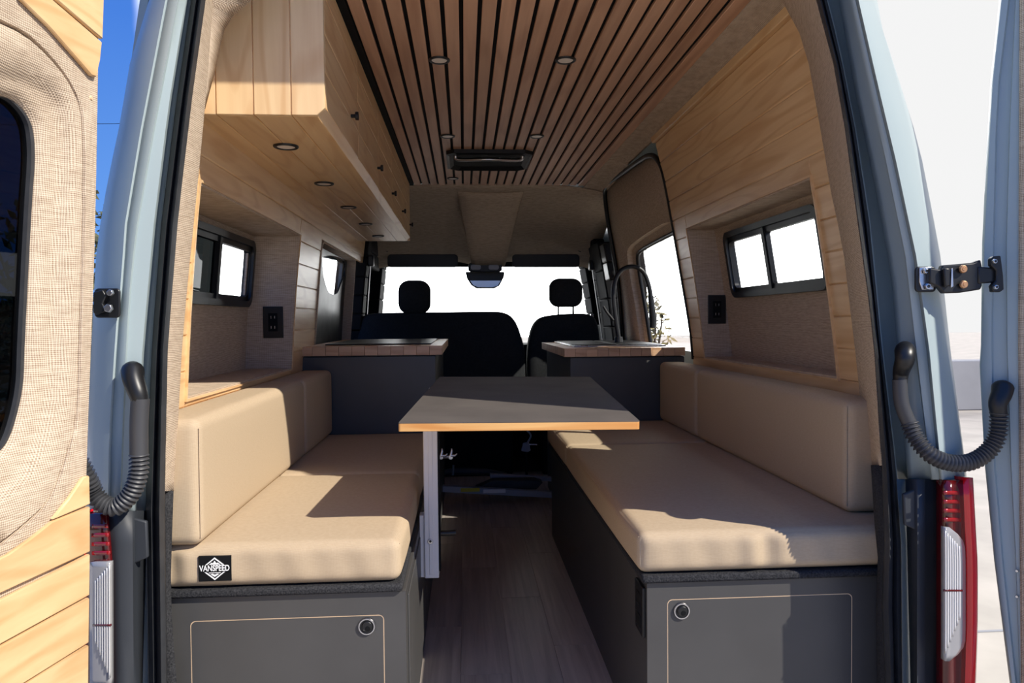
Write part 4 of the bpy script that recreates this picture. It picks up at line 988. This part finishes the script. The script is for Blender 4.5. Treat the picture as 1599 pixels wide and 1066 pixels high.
# headliner: from the ceiling's end down to the top of the windscreen
rows = []
for k in range(13):
    t_ = k/12; yy = Y(4.60)+t_*1.05; z = CZ+.005-.03*t_-.36*t_**2.0
    row = []
    for j in range(21):
        u = -1+j/10; xx = .15+u*.86
        row.append(Vector((xx, yy, z-.10*abs(u)**4*(1-.3*t_) - (.045*math.exp(-(u/.13)**2)*t_ if True else 0))))
    rows.append(row)
MB().loft(rows).build('headliner', BURLAP, cab, smooth=True, solid=.01)
# the centre spine that tapers down to the console
sp_ = []
for k in range(9):
    t_ = k/8; yy = Y(4.75)+t_*.62; w_ = .23-.10*t_; z = CZ-.02-.03*t_-.40*t_**1.3
    sp_.append([Vector((.18-w_, yy, z+.05)), Vector((.18-w_*.9, yy, z+.01)), Vector((.18-w_*.6, yy, z)), Vector((.18+w_*.6, yy, z)), Vector((.18+w_*.9, yy, z+.01)), Vector((.18+w_, yy, z+.05))])
MB().loft(sp_).build('console_spine', BURLAP, cab, smooth=True, solid=.01)
yC = Y(5.35)
cq = lambda p, q, D=5.35: at(p, q, y=Y(D))
t = thing('overhead_console', tuple(cq(757, 412)), 'black overhead console with two reading lights above the mirror', 'console')
MB().prism([cq(p, q) for p, q in [(731, 412), (740, 408), (774, 408), (784, 412), (784, 422), (778, 425), (738, 425), (731, 422)]], (0, .05, 0)).build('housing', BLACK, t, bevel=.008)
for p in (744, 772): MB().prism([cq(a, b, 5.345) for a, b in rrect(p-9, p+7, 413, 421, 3, 3)], (0, .01, 0)).build('reading_lamp', RAIL, t, bevel=.003)
t = thing('rear_view_mirror', tuple(cq(757, 436, 5.5)), 'rear-view mirror hanging at the top centre of the windscreen', 'mirror')
MB().prism([cq(p, q, 5.5) for p, q in [(727, 424), (788, 424), (787, 432), (780, 446), (772, 450), (744, 450), (736, 445), (729, 434)]], (0, .04, 0)).build('housing', BLACK, t, bevel=.01)
MB().prism([cq(p, q, 5.493) for p, q in [(734, 438), (782, 438), (777, 446), (770, 448), (746, 448), (739, 445)]], (0, .006, 0)).build('mirror_glass', STEEL, t)
MB().tube([cq(757, 428, 5.52), cq(757, 400, 5.52)], .012, 8).build('stalk', BLACK, t)
# windscreen surround
ws = struct('window_4', tuple(at(757, 460, y=Y(5.95)))); ws['label'] = 'windscreen beyond the front seats'
o_ = rrect(500, 1010, 368, 640, 6, 5); i_ = rrect(592, 922, 416, 560, 14, 5)
fn2 = lambda a, b, o: at(a, b, y=Y(5.85)) + Vector((0, o, 0))
ringmesh(o_, i_, fn2, 0, .06).build('surround', BLACKM, ws)
MB().loft([[fn2(a, b, .03) for a, b in i_], [fn2(a, b, .036) for a, b in i_]], close=True, cap=True).build('pane', GL, ws)
# sun visors
for (a0, a1, lb_) in ((605, 715, 'left'), (800, 905, 'right')):
    s = thing('sun_visor', tuple(cq((a0+a1)/2, 408, 5.5)), 'dark sun visor folded up at the top %s of the windscreen' % lb_, 'sun visor')
    MB().prism([cq(p, q, 5.5) for p, q in rrect(a0, a1, 397, 417, 5, 4)], (0, .02, 0)).build('flap', PAINT2, s, bevel=.006)
    MB().tube([cq(a0-2 if lb_ == 'left' else a1+2, 392, 5.5), cq(a0+14 if lb_ == 'left' else a1-14, 386, 5.5)], .008, 8).build('pivot', BLACK, s)
# dashboard
t = thing('dashboard', (.15, Y(5.6), .6), 'dark dashboard ahead of the front seats', 'dashboard')
MB().box(-.75, 1.15, Y(5.45), Y(5.95), .0, .84).build('body', BLACKM, t, bevel=.04, seg=4)
MB().box(.0, .3, Y(5.38), Y(5.5), .45, .80).build('centre_stack', BLACK, t, bevel=.02)
# cab side linings
for sd_, nm in ((-1, 'wall_front_left'), (1, 'wall_front_right')):
    s = struct(nm); 
    y0 = Y(4.80) if sd_ < 0 else Y(5.25)
    MB().wbox(sd_, y0, Y(6.0), .0, .98, -.02, .10, 6).build('door_card', BLACKM, s, bevel=.01)
    MB().wbox(sd_, y0, y0+.16, .95, 1.55, -.02, .08, 5).build('pillar_trim', BLACKM, s, bevel=.01)
    MB().wbox(sd_, Y(5.7), Y(6.0), .95, 1.55, -.02, .08, 5).build('front_pillar', BLACKM, s, bevel=.01)
    MB().wbox(sd_, y0, Y(6.0), 1.40, 1.60, -.0, .08, 2).build('roof_rail', BLACKM, s, bevel=.01)
    MB().wbox(sd_, y0+.14, Y(5.72), .96, 1.42, .07, .075, 3).build('pane', GLT, s)
    # seat belt
    yb = y0+.06
    tb = thing('seat_belt', tuple(wp(sd_, yb, 1.0, -.04)), 'black seat belt hanging by the %s front pillar' % ('left' if sd_ < 0 else 'right'), 'seat belt')
    MB().hexa([wp(sd_, yb-.02, .75, -.04), wp(sd_, yb+.02, .75, -.04), wp(sd_, yb+.02, .75, -.037), wp(sd_, yb-.02, .75, -.037), wp(sd_, yb-.02, 1.40, -.04), wp(sd_, yb+.02, 1.40, -.04), wp(sd_, yb+.02, 1.40, -.037), wp(sd_, yb-.02, 1.40, -.037)]).build('webbing', PAINT2, tb)
    q = wp(sd_, yb, 1.40, -.04); MB().box(q.x-.02, q.x+.02, q.y-.03, q.y+.03, q.z-.02, q.z+.05).build('guide', BLACK, tb, bevel=.008)
    MB().box(q.x-.012, q.x+.012, q.y-.02, q.y+.02, 1.02, 1.06).build('buckle_tongue', STEEL, tb, bevel=.004)
# front seats
def seat(label, outline, D, heads, bx, bolster):
    c = at(*outline[0], y=Y(D)); xs = [at(p, 500, y=Y(D)).x for p, q in outline]
    t = thing('front_seat', ((min(xs)+max(xs))/2, Y(D)+.1, .0), label, 'seat')
    P_ = smoothpath([at(p, q, y=Y(D)) for p, q in outline], 5)
    cen = sum(P_, Vector())/len(P_)
    sc_ = lambda f, dy: [Vector((cen.x+(p.x-cen.x)*f, p.y+dy+(p.z-.6)*.14, cen.z+(p.z-cen.z)*f)) for p in P_]
    MB().loft([sc_(.05, .012), sc_(.75, .0), sc_(.93, .0), sc_(.985, .02), sc_(1, .06), sc_(1, .12), sc_(.97, .16), sc_(.8, .18), sc_(.05, .18)], close=True, cap=True).build('backrest', SEATF, t, smooth=True)
    x0, x1 = min(p.x for p in P_)+.03, max(p.x for p in P_)-.03
    MB().box(x0, x1, Y(D)+.02, Y(D)+.60, .36, .50).build('seat_base_cushion', SEATF, t, bevel=.05, seg=4)
    MB().box(x0+.06, x1-.06, Y(D)+.05, Y(D)+.50, .0, .36).build('pedestal', BLACKM, t, bevel=.02)
    for (a0, a1, b0, b1) in heads:
        hr = rrect(a0, a1, b0, b1, min(a1-a0, b1-b0)*.33, 6); Q_ = [at(p, q, y=Y(D)+.07) for p, q in hr]; cc_ = sum(Q_, Vector())/len(Q_)
        s2 = lambda f, dy: [Vector((cc_.x+(p.x-cc_.x)*f, p.y+dy, cc_.z+(p.z-cc_.z)*f)) for p in Q_]
        MB().loft([s2(.1, .0), s2(.8, .0), s2(.95, .012), s2(1, .04), s2(1, .07), s2(.9, .10), s2(.1, .11)], close=True, cap=True).build('headrest', SEATF, t, smooth=True)
        for dx in (-.05, .05): MB().tube([Vector((cc_.x+dx, cc_.y+.05, cc_.z)), Vector((cc_.x+dx, cc_.y+.06, cc_.z-.20))], .006, 8).build('headrest_post', BLACK, t)
    return t
SEAT1 = seat('wide black double front seat with one headrest, on the left', [(553, 640), (550, 560), (551, 510), (565, 492), (600, 488), (680, 487), (750, 486), (785, 487), (803, 497), (814, 520), (822, 560), (822, 640)], 4.75, [(621, 672, 437, 490)], None, None)
seat('narrow black single front seat with headrest, on the right', [(826, 640), (825, 560), (829, 525), (838, 503), (856, 493), (900, 489), (925, 491), (936, 503), (940, 540), (940, 640)], 4.75, [(859, 911, 434, 479)], None, None)
# floor rails and bits in front of the seats
def bar(p, q, D0, D1, th, name, label, cat, m):
    a = at(*p, y=Y(D0)); b = at(*q, y=Y(D1))
    t = thing(name, tuple((a+b)/2), label, cat)
    d = (b-a).normalized(); h = Vector((0, 0, th/2)); w = Vector((0, .02, 0))
    MB().hexa([a-h-w, b-h-w, b-h+w, a-h+w, a+h-w, b+h-w, b+h+w, a+h+w]).build('extrusion', m, t, bevel=.003)
    return t, a, b, d
t, a, b, d = bar((688, 762), (870, 772), 4.00, 4.04, .034, 'floor_rail', 'aluminium rail with a yellow sticker on the floor beyond the table leg', 'rail', RAIL)
q0 = a.lerp(b, .17); q1 = a.lerp(b, .33)
MB().box(q0.x, q1.x, q0.y-.0215, q0.y-.0202, q0.z-.010, q0.z+.010).build('sticker', YELLOW, t)
q0 = a.lerp(b, .36); q1 = a.lerp(b, .55); MB().box(q0.x, q1.x, q0.y-.0212, q0.y-.0202, q0.z-.010, q0.z+.010).build('sticker', ALU, t)
bar((765, 742), (872, 748), 4.25, 4.28, .024, 'floor_rail', 'second aluminium rail behind the stickered one, below the seats', 'rail', RAIL)
t = thing('floor_tray', tuple(at(800, 757, y=Y(4.15))), 'dark tray lying between the two floor rails', 'tray')
MB().prism([at(p, q, y=Y(4.12)) for p, q in [(742, 762), (770, 750), (835, 749), (848, 753), (838, 764), (745, 766)]], (0, .08, 0)).build('shell', RUBBER, t, bevel=.006)
t = SEAT1
MB().tube(smoothpath([at(690, 738, y=Y(4.55)), at(720, 736, y=Y(4.55)), at(760, 737, y=Y(4.55)), at(790, 743, y=Y(4.55))], 5), .022, 10).build('base_tube', PAINT2, t, smooth=True)
MB().tube([at(708, 726, y=Y(4.53)), at(707, 742, y=Y(4.53))], .006, 8).build('base_bracket', RAIL, t)
for p, lb_ in ((689, 'left'), (704, 'right')):
    t = thing('wing_nut', tuple(at(p, 712, y=Y(2.6))), '%s of two small chrome wing nuts just right of the table leg' % lb_, 'wing nut')
    MB().cyl(at(p, 713, y=Y(2.6)), (0, -1, 0), .009, .008, .012, 14).build('boss', STEEL, t, bevel=.001)
    c = at(p, 711, y=Y(2.59)); MB().tube([c, c+Vector((.004, 0, .016)), c+Vector((.003, 0, .024))], [.006, .004, .002], 8).tube([c, c+Vector((.014, 0, -.001)), c+Vector((.022, 0, .006))], [.006, .004, .002], 8).build('wing', STEEL, t, smooth=True)
    MB().tube([at(p, 713, y=Y(2.6)), Vector((LB, Y(2.6), at(p, 713, y=Y(2.6)).z))], .005, 8).build('stud', STEEL, t)
t = thing('belt_buckle', tuple(at(822, 700, y=Y(4.5))), 'grey belt buckle hanging between the two front seats', 'buckle')
MB().prism([at(p, q, y=Y(4.5)) for p, q in [(817, 692), (826, 690), (829, 703), (824, 706), (814, 704)]], (0, .02, 0)).build('body', RAIL, t, bevel=.003)
MB().tube(smoothpath([at(823, 672, y=Y(4.5)), at(829, 680, y=Y(4.5)), at(823, 692, y=Y(4.5))], 5), .006, 8).build('loop', RAIL, t, smooth=True)
q_ = at(822, 704, y=Y(4.51)); MB().tube([q_, Vector((q_.x, q_.y, .001))], .008, 8).build('stalk', BLACKM, t)
MB().tube([at(826, 694, y=Y(4.5)), at(839, 694, y=Y(4.5))], .005, 8).build('tongue', STEEL, t)
# front bulkhead floor darkness: cab floor
cf = MB().box(-.75, 1.1, 3.3, 4.4, -.02, .0).build('cab_floor', RUBBER, flo)
# power line in the sky
t = thing('power_line', tuple(at(180, 193, y=30)), 'thin power line crossing the blue sky beside the left pillar', 'cable')
MB().tube([at(-500, 200, y=30), at(180, 193, y=30), at(900, 150, y=30)], .012, 6).build('wire', BLACKM, t)
